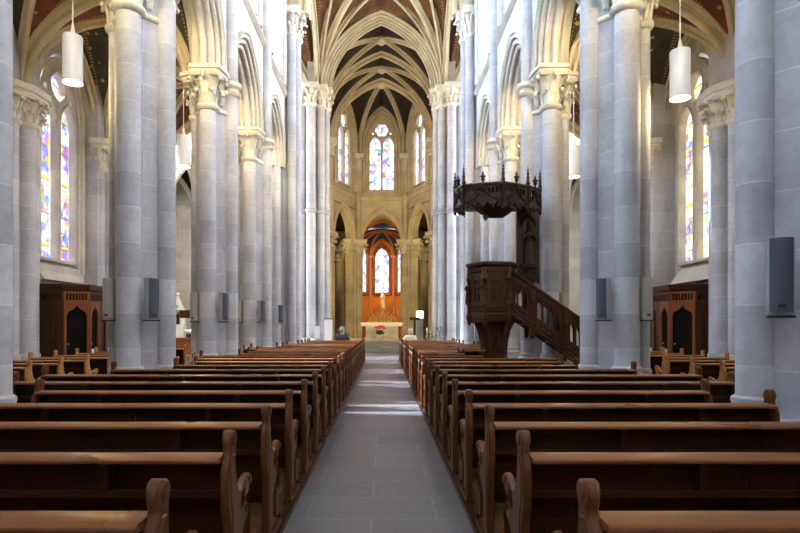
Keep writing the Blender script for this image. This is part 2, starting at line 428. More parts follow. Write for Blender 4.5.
# ------------------------------------------------------------------ nave piers (local x = away from the nave axis, origin at the pier centre)
PC = 4.15
def nave_pier(label):
    t = thing('clustered_pier', label, 'pier', (PC, PY[0] - .13, 0), 0, 'clustered piers of the nave arcade')
    core = [(-.42,-.11),(-.16,-.38),(.14,-.38),(.36,-.14),(.36,.14),(.14,.38),(-.16,.38),(-.42,.11)]
    m = MB(); m.stack(core, [(0,0),(8.0,0)]); m.build('core', ST, t)
    big = [(-.60,-.26),(-.32,-.62),(.25,-.66),(.40,-.40),(.58,-.22),(.58,.22),(.40,.40),(.25,.66),(-.32,.62),(-.60,.26)]
    m = MB(); m.stack(big, [(0,.03),(.5,.03),(.54,.01),(.60,.0),(.66,-.02),(.68,-.05)]); m.build('plinth', ST, t)
    def shaft(x, y, r, z1, bz=.84, nm='shaft'):
        m = MB(); m.lathe(base_prof(r, bz) + [(r, bz+.05), (r, z1)], x, y, 24); m.build(nm, SD, t)
    shaft(-.03, -.47, .195, ZC0); shaft(-.03, .47, .195, ZC0)
    shaft(-.46, 0, .17, 13.2); shaft(.43, -.06, .115, ZC0 - .05, .78)
    m = MB(); round_capital(m, -.03, -.47, .195, ZC0, ZC1-.2, 1.5, 6); round_capital(m, -.03, .47, .195, ZC0, ZC1-.2, 1.5, 6)
    round_capital(m, .43, -.06, .125, ZC0-.05, ZC1-.2, 1.9)
    m.stack([(x*1.02, y*1.02) for x, y in core], [(ZC0-.03,0),(ZC0,.03),(ZC0+.06,.03),(ZC0+.1,-.03),(ZC0+.6,-.03),(ZC1-.2,.08)])
    for k, (lx, ly, an) in enumerate(((-.31,-.3,215),(-.31,.3,145),(.34,-.3,325),(.34,.3,35))):
        for dz in (0, .3):
            leaf(m, lx, ly, math.radians(an), ZC0+.15+dz, ZC0+.48+dz, .0, .13, .14)
    m.build('capital', SCAP, t, ang=60)
    ab = [(-.46,-.36),(-.38,-.80),(.30,-.80),(.40,-.44),(.70,-.34),(.70,.30),(.40,.42),(.30,.80),(-.38,.80),(-.46,.36)]
    m = MB(); m.stack(ab, [(ZC1-.24,-.08),(ZC1-.17,-.01),(ZC1-.15,-.01),(ZC1-.145,-.04),(ZC1-.12,-.04),(ZC1-.10,.02),(ZC1-.02,.02),(ZC1,-.01)])
    m.lathe([(.17,ZC1-.52),(.23,ZC1-.48),(.25,ZC1-.42),(.19,ZC1-.38),(.19,ZC1-.33),(.26,ZC1-.27),(.26,ZC1-.18),(.17,ZC1-.14)], -.46, 0, 20)
    m.build('abacus', SCAP, t)
    # vault-shaft capital up at the clerestory
    m = MB(); round_capital(m, -.46, 0, .17, 13.0, 13.75); m.stack([(-.78,-.3),(-.1,-.3),(-.1,.3),(-.78,.3)], [(13.7,-.05),(13.8,0),(13.9,0)])
    m.build('upper_capital', SCAP, t, ang=60)
    return t
SIDE = {1: 'right', -1: 'left'}
p0 = nave_pier('clustered grey stone pier at the right edge, nearest on the right')
PIERS = {(1, 0): p0}
for i in range(4):
    for s in (1, -1):
        if (s, i) == (1, 0): continue
        lab = 'clustered grey stone pier on the %s of the nave, %s from the camera' % (SIDE[s], ORD[i])
        if (s, i) == (-1, 0): lab = 'round shafted grey stone pier cut by the left edge of the photo'
        if (s, i) == (1, 2): lab = 'clustered grey stone pier directly behind the wooden pulpit'
        PIERS[(s, i)] = dup(p0, (s*PC, PY[i] - (.13 if i == 0 else 0), 0), 0 if s > 0 else PI, lab)

# west and east crossing piers: tall clusters
def crossing_pier(label, loc, rz, shafts, zcap, mid=None, coreR=.5, mat=ST):
    t = thing('crossing_pier', label, 'pier', loc, rz, 'tall clustered piers of the crossing')
    n = 12
    core = [(coreR*math.cos(2*PI*k/n), coreR*math.sin(2*PI*k/n)) for k in range(n)]
    m = MB(); m.stack(core, [(0,0),(zcap+.6,0)]); m.build('core', mat, t)
    m = MB(); m.stack(core, [(0,.42),(.45,.42),(.5,.36),(.6,.33),(.62,.28)]); m.build('plinth', mat, t)
    for (x, y, r) in shafts:
        m = MB(); pr = base_prof(r, .84) + [(r, .9)]
        if mid: pr += [(r, mid-.12), (r*1.28, mid-.09), (r*1.35, mid), (r*1.15, mid+.04), (r*1.3, mid+.1), (r, mid+.14)]
        pr += [(r, zcap)]
        m.lathe(pr, x, y, 20); m.build('shaft', mat, t)
        m = MB(); round_capital(m, x, y, r, zcap-.55, zcap+.3, 1.5, 7); m.stack([(x-r*1.75,y-r*1.75),(x+r*1.75,y-r*1.75),(x+r*1.75,y+r*1.75),(x-r*1.75,y+r*1.75)], [(zcap+.25,-.05),(zcap+.36,.02),(zcap+.52,.02),(zcap+.54,0)])
        m.build('capital', SCAP, t, ang=60)
    return t
WSH = [(-.62,-.42,.17),(-.72,.02,.2),(-.50,.52,.2),(-.05,-.66,.19),(.05,.66,.19),(.45,-.48,.13),(.5,.45,.13)]
def mir(sh): return [(-x, y, r) for x, y, r in sh]
crossing_pier('tall white lit clustered pier at the left side of the crossing', (-4.12, 22.5, 0), 0, mir(WSH), 13.45)
crossing_pier('tall pale clustered pier behind the pulpit canopy at the crossing', (4.12, 22.5, 0), 0, WSH, 13.45)
ESH = [(-.55,-.40,.2),(-.78,.05,.2),(-.50,.52,.2),(-.05,-.66,.24),(.42,-.52,.2),(.1,.66,.19)]
crossing_pier('yellow lit clustered pier at the left of the choir entrance', (-3.72, 29.9, 0), 0, mir(ESH), 13.55, 7.5)
crossing_pier('pale grey clustered pier at the right of the choir entrance', (3.72, 29.9, 0), 0, ESH, 13.55, 7.5)

# ------------------------------------------------------------------ nave walls, arcade arches
ZTOP = 17.6
for s in (1, -1):
    out = [(-7.5, ZTOP), (-7.5, 0), (1.35+.3, 0), (1.35+.3, 7.7)]
    for y in [1.35] + PY[:4]:
        c = y + BAY/2
        out += arch2(1.76, 7.9, 9.85, c, 12)
        if y != PY[3]: out += [(y + BAY - .3, 7.68), (y + BAY + .3, 7.68)]
    out += [(PY[4]-.3, 7.68), (PY[4], 7.68), (PY[4], ZTOP)]
    ho = []
    for y in [-7.05, -2.85, 1.35] + PY[:4]:
        ho.append(lancet(.80, 11.35, 14.6, 15.9, y + BAY/2))
    m = MB(); m.plate([out] + ho, .78)
    M = frame_mat((s*4.15, 0, 0), (s*4.15, 1, 0))
    struct(m.build('wall_nave_' + SIDE[s], SN, M=M))
    # string course under the clerestory (broken by the vault shafts), with a sloping sill
    for y in [1.35] + PY[:4]:
        m = MB(); q = [(0,10.44),(.05,10.46),(.10,10.53),(.13,10.55),(.13,10.62),(.10,10.64),(.0,10.74)]
        m.loft([[Vector((s*(3.765 - a), yy, z)) for a, z in q] for yy in (y + .17, y + BAY - .17)])
        trim(m, SM)
        m = MB()      # clerestory reveal: a roll mould and jamb shafts round each window
        pa = full_arc((s*3.76, y + BAY/2 - .86, 14.6), (s*3.76, y + BAY/2 + .86, 14.6), 16.0, 10)
        pa = [Vector((s*3.76, y + BAY/2 - .86, 10.9))] + pa + [Vector((s*3.76, y + BAY/2 + .86, 10.9))]
        m.tube(pa, .07, 8)
        pb = full_arc((s*3.73, y + BAY/2 - 1.25, 14.6), (s*3.73, y + BAY/2 + 1.25, 14.6), 16.6, 10)
        pb = [Vector((s*3.73, y + BAY/2 - 1.25, 10.74))] + pb + [Vector((s*3.73, y + BAY/2 + 1.25, 10.74))]
        m.tube(pb, .12, 10)
        trim(m, SN)
    # archivolt orders
    for k, y in enumerate([1.35] + PY[:4]):
        path = full_arc((s*4.15, y + .70, 7.70), (s*4.15, y + BAY - .70, 7.70), 9.42, 16, 68, stilt=.18)
        def roll(cs, cr, r, a0, a1, n=6): return [(cs + r*math.cos(math.radians(a0+(a1-a0)*i/(n-1))), cr + r*math.sin(math.radians(a0+(a1-a0)*i/(n-1)))) for i in range(n)]
        hf = roll(0, -.02, .09, -90, 20, 4) + [(.11,.04)] + roll(.185,.06,.065,-140,40) + [(.20,.13),(.215,.16)] + roll(.285,.185,.065,-140,40) + [(.29,.25),(.31,.28)] + roll(.37,.31,.055,-140,50) + [(.375,.37),(.40,.385),(.425,.39),(.44,.42),(.40,.45)]
        prof = hf + [(-x, z) for x, z in hf[::-1][:-1]]
        m = MB(); m.sweep(path, (1,0,0), prof)
        if m.v[(len(path)//2)*len(prof) + 18].z < 9.42:
            m = MB(); m.sweep(path, (-1,0,0), prof)
        trim(m, SM)

# ------------------------------------------------------------------ windows
WN = [0]
def window(P, Q, zb, zs, zt, glass, lights=2, ocu=True, stone_mat=SM, depth=.22, out=.06, frame=.10, sill=True):
    """P->Q is the chord of the opening; the outside is to the right of P->Q (local +z = dir x up)"""
    WN[0] += 1
    P = Vector(P); Q = Vector(Q); w = (Q - P).length; a = w/2
    M = frame_mat((P.x, P.y, 0), (Q.x, Q.y, 0))
    t = bpy.data.objects.new('window_%d' % WN[0], None); C.objects.link(t); t.matrix_world = M; t['kind'] = 'structure'
    g = MB(); g.plate([lancet(a, zb, zs, zt, a, 10)], .02, Matrix.Translation((0, 0, out + .05)))
    g.build('glass', glass, t)
    holes = []
    if lights == 1:
        holes.append(lancet(a - frame, zb + frame, zs, zt - frame*1.4, a, 10))
    else:
        gap = .14 if ocu == 6 else .17
        lw = (w - frame*2 - gap)/2; h2 = lw*.95
        zl = zs - (.45 if ocu == 6 else .35 if ocu else 0)
        for k in (0, 1):
            cx = frame + lw/2 + k*(lw + gap)
            holes.append(lancet(lw/2, zb + frame, zl, zl + h2, cx, 8))
        if ocu:
            rr = a*(.50 if ocu == 6 else .42); cz = zl + h2 + rr*.96
            holes.append(foil2(a, cz, rr, 6 if ocu == 6 else 4, .17))
            for sx in (-1, 1):
                holes.append(circle2(a + sx*a*.66, cz - rr*.50, a*.085, 10))
    if lights > 1 and ocu:
        m = MB(); zi = out - depth*.92
        m.tube([(a + rr*1.12*math.cos(2*PI*k/24), cz + rr*1.12*math.sin(2*PI*k/24), zi) for k in range(25)], .035, 6)
        for k in (0, 1):
            cx = frame + lw/2 + k*(lw + gap); m.tube([(x, z, zi) for x, z in lancet(lw/2 + .03, zb + frame, zl, zl + h2 + .04, cx, 8)], .028, 6)
        m.build('roll_moulding', stone_mat, t)
    f = MB(); f.plate([lancet(a, zb, zs, zt, a, 10)] + holes, depth, Matrix.Translation((0,0,out - depth*.4)), .02)
    f.build('tracery', stone_mat, t)
    if lights > 1:
        m = MB(); m.lathe([(.10, zb), (.09, zb+.25), (.06, zb+.3), (.06, zs-.55), (.11, zs-.32), (.11, zs-.22)], a, 0, 10)
        m.build('mullion_shaft', stone_mat, t, M=Matrix.Rotation(0,4,'X') @ Matrix(((1,0,0,0),(0,0,1,0),(0,1,0,out-.14),(0,0,0,1))))
    if sill:
        m = MB(); m.loft([[(x, zb - .55, -.34), (x, zb + .08, .12), (x, zb - .6, .12)] for x in (-.05, w + .05)])
        m.build('sill', stone_mat, t)
    return t

# clerestory
for s in (1, -1):
    for y in [-7.05, -2.85, 1.35] + PY[:4]:
        c = y + BAY/2
        a, b = ((s*4.3, c - .80, 0), (s*4.3, c + .80, 0))
        if s < 0: a, b = b, a
        window(a, b, 11.35, 14.6, 15.9, GD if s > 0 else GDB, 2, True, SN, sill=False)

# ------------------------------------------------------------------ aisle walls with two-light windows
AW = 9.25
AY = [-2.85, 1.35] + PY
for s in (1, -1):
    outl = [(-7.5, 0), (22.9, 0), (22.9, 10.6), (-7.5, 10.6)]; ho = []
    for y in (AY[:-1] if s > 0 else AY[3:-1]):
        ho.append(lancet(1.0, 3.25, 7.75, 9.4, y + BAY/2 + .15, 10))
    m = MB(); m.plate([outl] + ho, .5)
    struct(m.build('wall_aisle_' + SIDE[s], SW, M=frame_mat((s*(AW + .25), 0, 0), (s*(AW + .25), 1, 0))))
    for y in (AY[:-1] if s > 0 else AY[3:-1]):
        c = y + BAY/2 + .15
        gx = AW - .02 if s > 0 else AW + .16
        a, b = ((s*gx, c - .95, 0), (s*gx, c + .95, 0))
        if s < 0: a, b = b, a
        window(a, b, 3.35, 7.65, 9.3, GY if s > 0 else GW, 2, True, SM)
        m = MB(); pa = full_arc((s*AW, c - 1.2, 7.6), (s*AW, c + 1.2, 7.6), 9.75, 12)
        m.tube([Vector((s*AW, c - 1.2, 3.1))] + pa + [Vector((s*AW, c + 1.2, 3.1))], .10, 8)
        pa = full_arc((s*(AW-.04), c - 1.5, 7.55), (s*(AW-.04), c + 1.5, 7.55), 10.0, 12)
        m.tube(pa, .12, 8); trim(m, SM)

# wall responds: a thing each
def respond(label, s, y):
    t = thing('wall_pier', label, 'pier', (8.72 if s > 0 else -9.0, y, 0), 0 if s > 0 else PI, 'clustered wall piers of the aisles')
    m = MB(); m.box(-.18, .5, -.62, .62, 0, 10.2); m.build('core', ST, t)
    m = MB(); m.stack([(-.42,-.72),(0,-.72),(0,.72),(-.42,.72)], [(0,.03),(.5,.03),(.6,-.02),(.62,-.05)]); m.build('plinth', ST, t)
    for (x, yy, r) in ((-.24,0,.21),(-.13,-.40,.15),(-.13,.40,.15)):
        m = MB(); m.lathe(base_prof(r,.8) + [(r,.85),(r,6.7)], x, yy, 20); m.build('shaft', ST, t)
        m = MB(); round_capital(m, x, yy, r, 6.45, 7.1, 1.5); m.build('capital', SCAP, t, ang=60)
    m = MB(); m.stack([(-.62,-.3),(-.4,-.72),(0,-.76),(0,.76),(-.4,.72),(-.62,.3)], [(7.05,-.06),(7.12,0),(7.15,-.03),(7.18,-.03),(7.21,.04),(7.36,.04),(7.38,0)]); m.build('abacus', SCAP, t)
    return t
rp = None
for i in range(1, 5):
    for s in (-1, 1):
        nm = {1:'off',2:'before',3:'after',4:'end'}[i]
        if i == 2: lab = 'stone wall pier with carved capital just before the %s aisle stained window' % SIDE[s]
        elif i == 3: lab = 'stone wall pier with carved capital just beyond the %s aisle stained window' % SIDE[s]
        else: continue
        if rp is None: rp = respond(lab, s, PY[i])
        else: dup(rp, (8.72 if s > 0 else -9.0, PY[i], 0), 0 if s > 0 else PI, lab)
for s in (-1, 1):      # the last respond is part of the transept corner
    m = MB(); m.box(s*AW - .25, s*AW + .4, 22.2, 22.95, 0, 10.6); trim(m, SW)

# ------------------------------------------------------------------ vaults
def web_mesh(cells):
    """cells: list of (arcA, arcB, flag); ruled surfaces between two arcs, with uv"""
    me_v = []; me_f = []; uvs = []
    for A, B in cells:
        n = len(A); mdiv = 5; o = len(me_v)
        for i in range(n):
            for j in range(mdiv + 1):
                w = j/mdiv; p = A[i].lerp(B[i], w); p = p.copy(); me_v.append(p)
        for i in range(n - 1):
            for j in range(mdiv):
                me_f.append((o+i*(mdiv+1)+j, o+(i+1)*(mdiv+1)+j, o+(i+1)*(mdiv+1)+j+1, o+i*(mdiv+1)+j+1))
                uvs.append([(i/(n-1), j/mdiv), ((i+1)/(n-1), j/mdiv), ((i+1)/(n-1), (j+1)/mdiv), (i/(n-1), (j+1)/mdiv)])
    return me_v, me_f, uvs
def web_obj(name, cells, mat):
    v, f, uvs = web_mesh(cells)
    me = bpy.data.meshes.new(name); me.from_pydata([tuple(p) for p in v], [], f)
    ul = me.uv_layers.new(name='UVMap'); k = 0
    for u in uvs:
        for q in u: ul.data[k].uv = q; k += 1
    me.shade_smooth(); me.materials.append(mat)
    o = obj(name, me); md = o.modifiers.new('thick', 'SOLIDIFY'); md.thickness = .12; md.offset = 0
    return struct(o)
def rib(path, w, h, mat, side=None):
    d = Vector(path[-1]) - Vector(path[0]); d.z = 0; sd = Vector((-d.y, d.x, 0)).normalized()
    m = MB(); pr = rib_prof(w, h); m.sweep(path, sd, pr)
    # profile hangs down: check the crown
    k = (len(path)//2)*len(pr)
    if m.v[k + 6].z > m.v[k].z:
        m = MB(); m.sweep(path, -sd, pr)
    return trim(m, mat)
def vault_bay(x0, x1, y0, y1, zs, zt, zw, zk, matNS, matEW, rw=.24, rh=.26, mat=SMW, diag=True, boss=True, name='ceiling', trans=None):
    """zt crown of the arches across (at y0 and y1), zw crown of the wall arches (at x0 and x1), zk keystone"""
    K = Vector(((x0+x1)/2, (y0+y1)/2, zk))
    c = {(i, j): Vector((x0 if i == 0 else x1, y0 if j == 0 else y1, zs)) for i in (0,1) for j in (0,1)}
    D = {k: half_arc(p, K) for k, p in c.items()}
    ns = []; ew = []
    for j in (0, 1):
        Mx = Vector((K.x, c[(0,j)].y, zt))
        for i in (0, 1): ns.append((half_arc(c[(i,j)], Mx), D[(i,j)]))
    for i in (0, 1):
        My = Vector((c[(i,0)].x, K.y, zw))
        for j in (0, 1): ew.append((half_arc(c[(i,j)], My), D[(i,j)]))
    web_obj(name, ns, matNS); web_obj(name, ew, matEW)
    if diag:
        rib(D[(0,0)] + D[(1,1)][::-1][1:], rw, rh, mat); rib(D[(1,0)] + D[(0,1)][::-1][1:], rw, rh, mat)
    if boss:
        m = MB(); m.lathe([(.05, zk-rh-.22), (.14, zk-rh-.2), (.24, zk-rh-.08), (.26, zk-rh+.04), (.18, zk-.02)], K.x, K.y, 14)
        for k in range(8): leaf(m, K.x, K.y, 2*PI*k/8, zk-rh-.2, zk-rh-.02, .12, .26, .12)
        trim(m, SCAP, 60)
def trans_rib(xa, xb, y, zs, zt, w, h, mat=SMW, stilt=0):
    return rib(full_arc((xa,y,zs), (xb,y,zs), zt, 14, 68, stilt), w, h, mat)

# aisles
for s in (1, -1):
    xa, xb = (4.62, 8.95) if s > 0 else (-8.95, -4.62)
    ys = [1.35] + PY
    for k in range(len(ys) - 1):
        vault_bay(xa, xb, ys[k], ys[k+1], 7.4, 10.0, 10.2, 10.35, VR, VG, .22, .24)
    for y in ys:
        trans_rib(xa - .1, xb + .1, y, 7.4, 9.95, .34, .34)
    for k in range(len(ys) - 1):
        x = 8.98*s
        rib(full_arc((x, ys[k] + .25, 7.38), (x, ys[k+1] - .25, 7.38), 10.15, 14), .24, .26, SMW)
# nave
ysn = [1.35] + PY
for k in range(len(ysn) - 1):
    vault_bay(-3.7, 3.7, ysn[k], ysn[k+1], 13.85, 18.0, 17.7, 18.4, VO, VO, .26, .3)
for y in ysn: trans_rib(-3.6, 3.6, y, 13.9, 18.0, .5, .45)
vault_bay(-3.7, 3.7, -7.4, 1.35, 13.85, 18.0, 17.7, 18.4, VO, VO, .26, .3)
# crossing: four-part with extra ribs
YC0, YC1 = 22.5, 29.9
xw, xe = 3.45, 3.25
K = Vector((0, (YC0+YC1)/2, 18.9))
vault_bay(-3.4, 3.4, YC0, YC1, 14.0, 18.0, 18.0, 18.9, VO, VO, .34, .36)
for s in (1, -1):
    rib(full_arc((s*3.35, YC0 + .3, 14.0), (s*3.35, YC1 - .3, 14.0), 17.9, 16), .3, .34, SMW)
    # tiercerons from the east piers to the ridge
    rib(half_arc(Vector((s*3.3, YC1 - .1, 14.0)), Vector((0, YC1 - 1.9, 18.6))), .26, .3, SMW)
    rib(half_arc(Vector((s*3.3, YC1 - .1, 14.0)), Vector((s*1.9, K.y, 18.55))), .26, .3, SMW)
trans_rib(-3.45, 3.45, YC0, 14.0, 18.0, .8, .6)
# choir
for q, (xx, yy, zz) in enumerate(((3.2,29.5,18.06),(3.1,29.72,18.02),(3.0,29.94,17.98),(2.92,30.2,17.95))):
    trans_rib(-xx, xx, yy, 14.0, zz, .26, .26)
YH = [YC1, 33.5, 37.1]
for k in range(2):
    vault_bay(-3.4, 3.4, YH[k], YH[k+1], 14.0, 17.9, 17.6, 17.85, VB, VB, .21, .26)
trans_rib(-3.35, 3.35, YH[1], 14.0, 17.9, .4, .34)
trans_rib(-3.35, 3.35, YH[2], 14.0, 17.9, .4, .34)

# ------------------------------------------------------------------ choir walls and apse
for s in (1, -1):
    m = MB(); ho = []
    m.plate([[(30.3, 0), (37.2, 0), (37.2, 18), (30.3, 18)], lancet(1.15, .5, 7.7, 9.8, 35.4), lancet(1.15, .5, 7.7, 9.8, 32.2), lancet(.9, 11.4, 15, 16.6, 35.3), lancet(.9, 11.4, 15, 16.6, 31.9)], .5)
    struct(m.build('wall_choir_' + SIDE[s], SWC, M=frame_mat((s*3.75, 0, 0), (s*3.75, 1, 0))))
    for c in (35.3, 31.9):
        a, b = ((s*3.8, c - .9, 0), (s*3.8, c + .9, 0))
        if s < 0: a, b = b, a
        window(a, b, 11.4, 15, 16.6, GA, 2, True, SMW)
AP = [(-3.5, 37.2), (-1.76, 41.0), (1.76, 41.0), (3.5, 37.2)]
KA = Vector((0, 37.5, 17.95))
cells = []
for k in range(3):
    P, Q = Vector((*AP[k], 0)), Vector((*AP[k+1], 0)); w = (Q - P).length; a = w/2
    M = frame_mat(P, Q)
    aw = 1.42 if k == 1 else 1.3
    wl = .98
    m = MB(); m.plate([[(-.25,0),(w+.25,0),(w+.25,18.2),(-.25,18.2)], lancet(aw, .0 if k != 1 else -.1, 7.75, 9.75, a), lancet(wl, 11.3, 15.0, 16.75, a)], .55, Matrix.Translation((0,0,-.27)))
    struct(m.build('wall_apse_' + ['left','middle','right'][k], SWC, M=M))
    d = (Q - P).normalized(); n_out = Vector((-d.y, d.x, 0))          # outwards (+y for the middle)
    # frame_mat: local z = dir x up points outwards?  dir=+x, up=+z -> -y, i.e. inwards; so swap ends for the window
    A = P + d*(a + wl) + n_out*.2; B = P + d*(a - wl) + n_out*.2
    window(A, B, 11.35, 15.0, 16.7, GA, 2, 6, SMW, out=-.02)
    # recess mouldings, window jamb shafts, arch mouldings, string course
    m = MB()
    for rr, off, r in ((1.08, -.02, .09), (1.30, -.10, .11), (1.52, -.16, .10)):
        pa = full_arc(P + d*(a - rr) - n_out*(-off) + Vector((0,0,14.9)), P + d*(a + rr) - n_out*(-off) + Vector((0,0,14.9)), 16.75 + (rr - .98)*1.25, 12)
        lo = 11.1
        m.tube([Vector((pa[0].x, pa[0].y, lo))] + pa + [Vector((pa[-1].x, pa[-1].y, lo))], r, 8)
    trim(m, SMW)
    m = MB()
    for rr, off, r in ((aw + .02, .10, .10), (aw + .14, -.02, .10), (aw + .28, -.06, .07)):
        pa = full_arc(P + d*(a - rr) + n_out*off + Vector((0,0,7.75)), P + d*(a + rr) + n_out*off + Vector((0,0,7.75)), 9.75 + (rr - aw)*1.35, 12)
        m.tube(pa, r, 8)
    trim(m, SMW)
    m = MB()
    q = [(0,10.62),(.08,10.66),(.14,10.76),(.14,10.84),(.08,10.9),(0,11.2)]
    m.loft([[P + d*x - n_out*aa + Vector((0,0,z)) for aa, z in q] for x in (0, w)])
    trim(m, SMW)
    # vault cells: boundary arch over the window, two half ribs
    pa = full_arc(P + Vector((0,0,13.9)), Q + Vector((0,0,13.9)), 17.5, 12)
    lp = half_arc(P + Vector((0,0,13.9)), KA); lq = half_arc(Q + Vector((0,0,13.9)), KA)
    h = len(pa)//2
    cells.append((pa[:h+1], lp)); cells.append((pa[h:][::-1], lq))
    rib(pa, .3, .22, SMW)
web_obj('ceiling', cells, VB)
for k, (x, y) in enumerate(AP):
    P = Vector((x*.985, y - .03, 13.9))
    rib(half_arc(P, KA - Vector((0, 0, .05))), .3, .32, SMW)
m = MB(); m.lathe([(.06,17.35),(.2,17.4),(.3,17.55),(.25,17.7)], 0, 37.5, 14); trim(m, SCAP)
# vault shafts with capitals
def vault_shaft(label, x, y):
    t = thing('vault_shaft', label, 'column', (x, y, 0), 0, 'slender vault shafts of the apse')
    m = MB(); m.lathe([(.30,7.7),(.30,7.95),(.2,8.1),(.2,10.6),(.26,10.65),(.28,10.8),(.2,10.9),(.2,13.0)], 0, 0, 16); m.build('shaft', SWC, t)
    m = MB(); round_capital(m, 0, 0, .2, 12.85, 13.6, 1.7); m.stack([(-.42,-.42),(.42,-.42),(.42,.42),(-.42,.42)], [(13.55,-.06),(13.65,.0),(13.8,0.03),(13.9,.0)]); m.build('capital', SCAP, t, ang=60)
    return t
vs = vault_shaft('slender shaft with carved capital left of the middle apse window', -1.72, 40.68)
dup(vs, (1.72, 40.68, 0), None, 'slender shaft with carved capital right of the middle apse window')
dup(vs, (-3.38, 37.2, 0), None, 'slender shaft with carved capital left of the left apse window')
dup(vs, (3.38, 37.2, 0), None, 'slender shaft with carved capital right of the right apse window')
# arcade columns
def apse_column(label, x, y, rz):
    t = thing('twin_column', label, 'column', (x, y, .5), rz, 'twin columns around the apse')
    for k, (dx, dy) in enumerate(((-.36,-.05),(.34,.0))):
        m = MB(); m.lathe([(.42,0),(.42,.3),(.38,.34),(.40,.42),(.34,.5),(.30,.56),(.30,6.4)], dx, dy, 20); m.build('shaft', SWC, t)
        m = MB(); round_capital(m, dx, dy, .30, 6.3, 7.0, 1.4); m.build('capital', SCAP, t, ang=60)
    m = MB(); m.lathe([(.14,.0),(.14,6.9)], 0, -.3, 12); m.build('colonnette', SWC, t)
    m = MB(); m.stack([(-.85,-.5),(.85,-.5),(.85,.5),(-.85,.5)], [(6.95,-.08),(7.05,0),(7.2,.03),(7.25,0)]); m.build('abacus', SCAP, t)
    return t
ac = apse_column('yellow lit twin columns with carved capitals left of the altar', -2.02, 40.9, math.radians(14))
dup(ac, (2.02, 40.9, .5), math.radians(-14), 'yellow lit twin columns with carved capitals right of the altar')
dup(ac, (-3.68, 37.0, .5), math.radians(70), 'twin columns left of the left ambulatory arch')
dup(ac, (3.68, 37.0, .5), math.radians(-70), 'twin columns right of the right ambulatory arch')

# ambulatory: outer wall facets, columns, cream and orange vault
OUT = [(-7.2, 33.5), (-7.0, 38.6), (-4.6, 43.6), (-2.15, 45.0)]
for s in (1, -1):
    m = MB()
    for k in range(3):
        P = Vector((OUT[k][0]*-s, OUT[k][1], 0)); Q = Vector((OUT[k+1][0]*-s, OUT[k+1][1], 0))
        w = (Q - P).length
        m.plate([[(0,0),(w,0),(w,10.8),(0,10.8)]], .4, frame_mat(P, Q))
    struct(m.build('wall_ambulatory_' + SIDE[s], SWC))
    A = [Vector((s*3.5, 37.2, 9.9)), Vector((s*1.76, 41.0, 9.9))]
    B = [Vector((s*7.0, 38.6, 8.6)), Vector((s*4.6, 43.6, 8.6))]
    def strip(a, b, n=8): return [a.lerp(b, i/n) + Vector((0,0,.0 + 1.1*math.sin(PI*i/n))) for i in range(n+1)]
    web_obj('ceiling', [(strip(A[0],B[0]), strip(A[1],B[1])), (strip(A[1],B[1]), strip(Vector((0,41.3,9.9)), Vector((s*2.15,45.0,9.0)))),
                        (strip(Vector((s*3.5,33.5,9.9)), Vector((s*7.2,33.5,8.6))), strip(A[0],B[0]))], VO)
    rib(strip(A[0],B[0],10), .3, .3, SMW); rib(strip(A[1],B[1],10), .3, .3, SMW)
    for k, (x, y) in enumerate(((3.25,43.5),(4.05,42.9))):
        t = thing('ambulatory_column', ('pale column seen through the %s ambulatory arch, %s one' % (SIDE[s], ('inner','outer')[k])), 'column', (s*x, y, .5), 0, 'ambulatory columns')
        m = MB(); m.lathe([(.48,0),(.48,.3),(.42,.36),(.44,.44),(.36,.55),(.32,6.2)], 0, 0, 18); m.build('shaft', SWC, t)
        m = MB(); round_capital(m, 0, 0, .32, 6.1, 6.9, 1.5); m.stack([(-.5,-.5),(.5,-.5),(.5,.5),(-.5,.5)], [(6.85,-.06),(6.95,0),(7.1,0)]); m.build('capital', SCAP, t, ang=60)
# web over the middle between apse and chapel: cream, then the orange arch of the chapel
pa = full_arc((-1.9,41.3,8.0), (1.9,41.3,8.0), 10.3, 12); pb = full_arc((-2.1,45.0,7.9), (2.1,45.0,7.9), 10.1, 12)
web_obj('ceiling', [(pa, pb)], SMW)
rib(full_arc((-1.95,45.0,7.8), (1.95,45.0,7.8), 10.0, 14), .8, .16, ORB)

# lady chapel: five sided end, orange walls
CP = [(-2.05,45.2),(-2.05,48.3),(-1.12,50.2),(1.12,50.2),(2.05,48.3),(2.05,45.2)]
KC = Vector((0, 48.0, 9.75)); cells = []
for k in range(5):
    P, Q = Vector((*CP[k],0)), Vector((*CP[k+1],0)); w = (Q-P).length; a = w/2; d = (Q-P).normalized(); n_out = Vector((-d.y,d.x,0))
    M = frame_mat(P, Q); win = k in (1,2,3)
    hw = .66 if k == 2 else .62
    ol = [[(-.05,0),(w+.05,0),(w+.05,10),(-.05,10)]]
    if win: ol.append(lancet(hw, 4.4, 7.4, 8.5, a))
    m = MB(); m.plate(ol, .3, Matrix.Translation((0,0,-.15)))
    struct(m.build('wall_chapel_' + ['left','left','end','right','right'][k], ORW, M=M))
    if win:
        A = P + d*(a + hw) + n_out*.1; B = P + d*(a - hw) + n_out*.1
        window(A, B, 4.4, 7.4, 8.5, GCH, 1, False, CHF, out=-.02, frame=.05, sill=False)
        m = MB()
        pa = full_arc(P + d*(a - hw - .12) - n_out*.04 + Vector((0,0,7.4)), P + d*(a + hw + .12) - n_out*.04 + Vector((0,0,7.4)), 8.75, 10)
        m.tube([Vector((pa[0].x,pa[0].y,4.2))] + pa + [Vector((pa[-1].x,pa[-1].y,4.2)), Vector((pa[0].x,pa[0].y,4.2))], .12, 6); trim(m, CHF)
    pa = full_arc(P + Vector((0,0,7.7)), Q + Vector((0,0,7.7)), 9.35, 12); h = len(pa)//2
    lp = half_arc(P + Vector((0,0,7.7)), KC); lq = half_arc(Q + Vector((0,0,7.7)), KC)
    cells += [(pa[:h+1], lp), (pa[h:][::-1], lq)]
web_obj('ceiling', cells, VN)
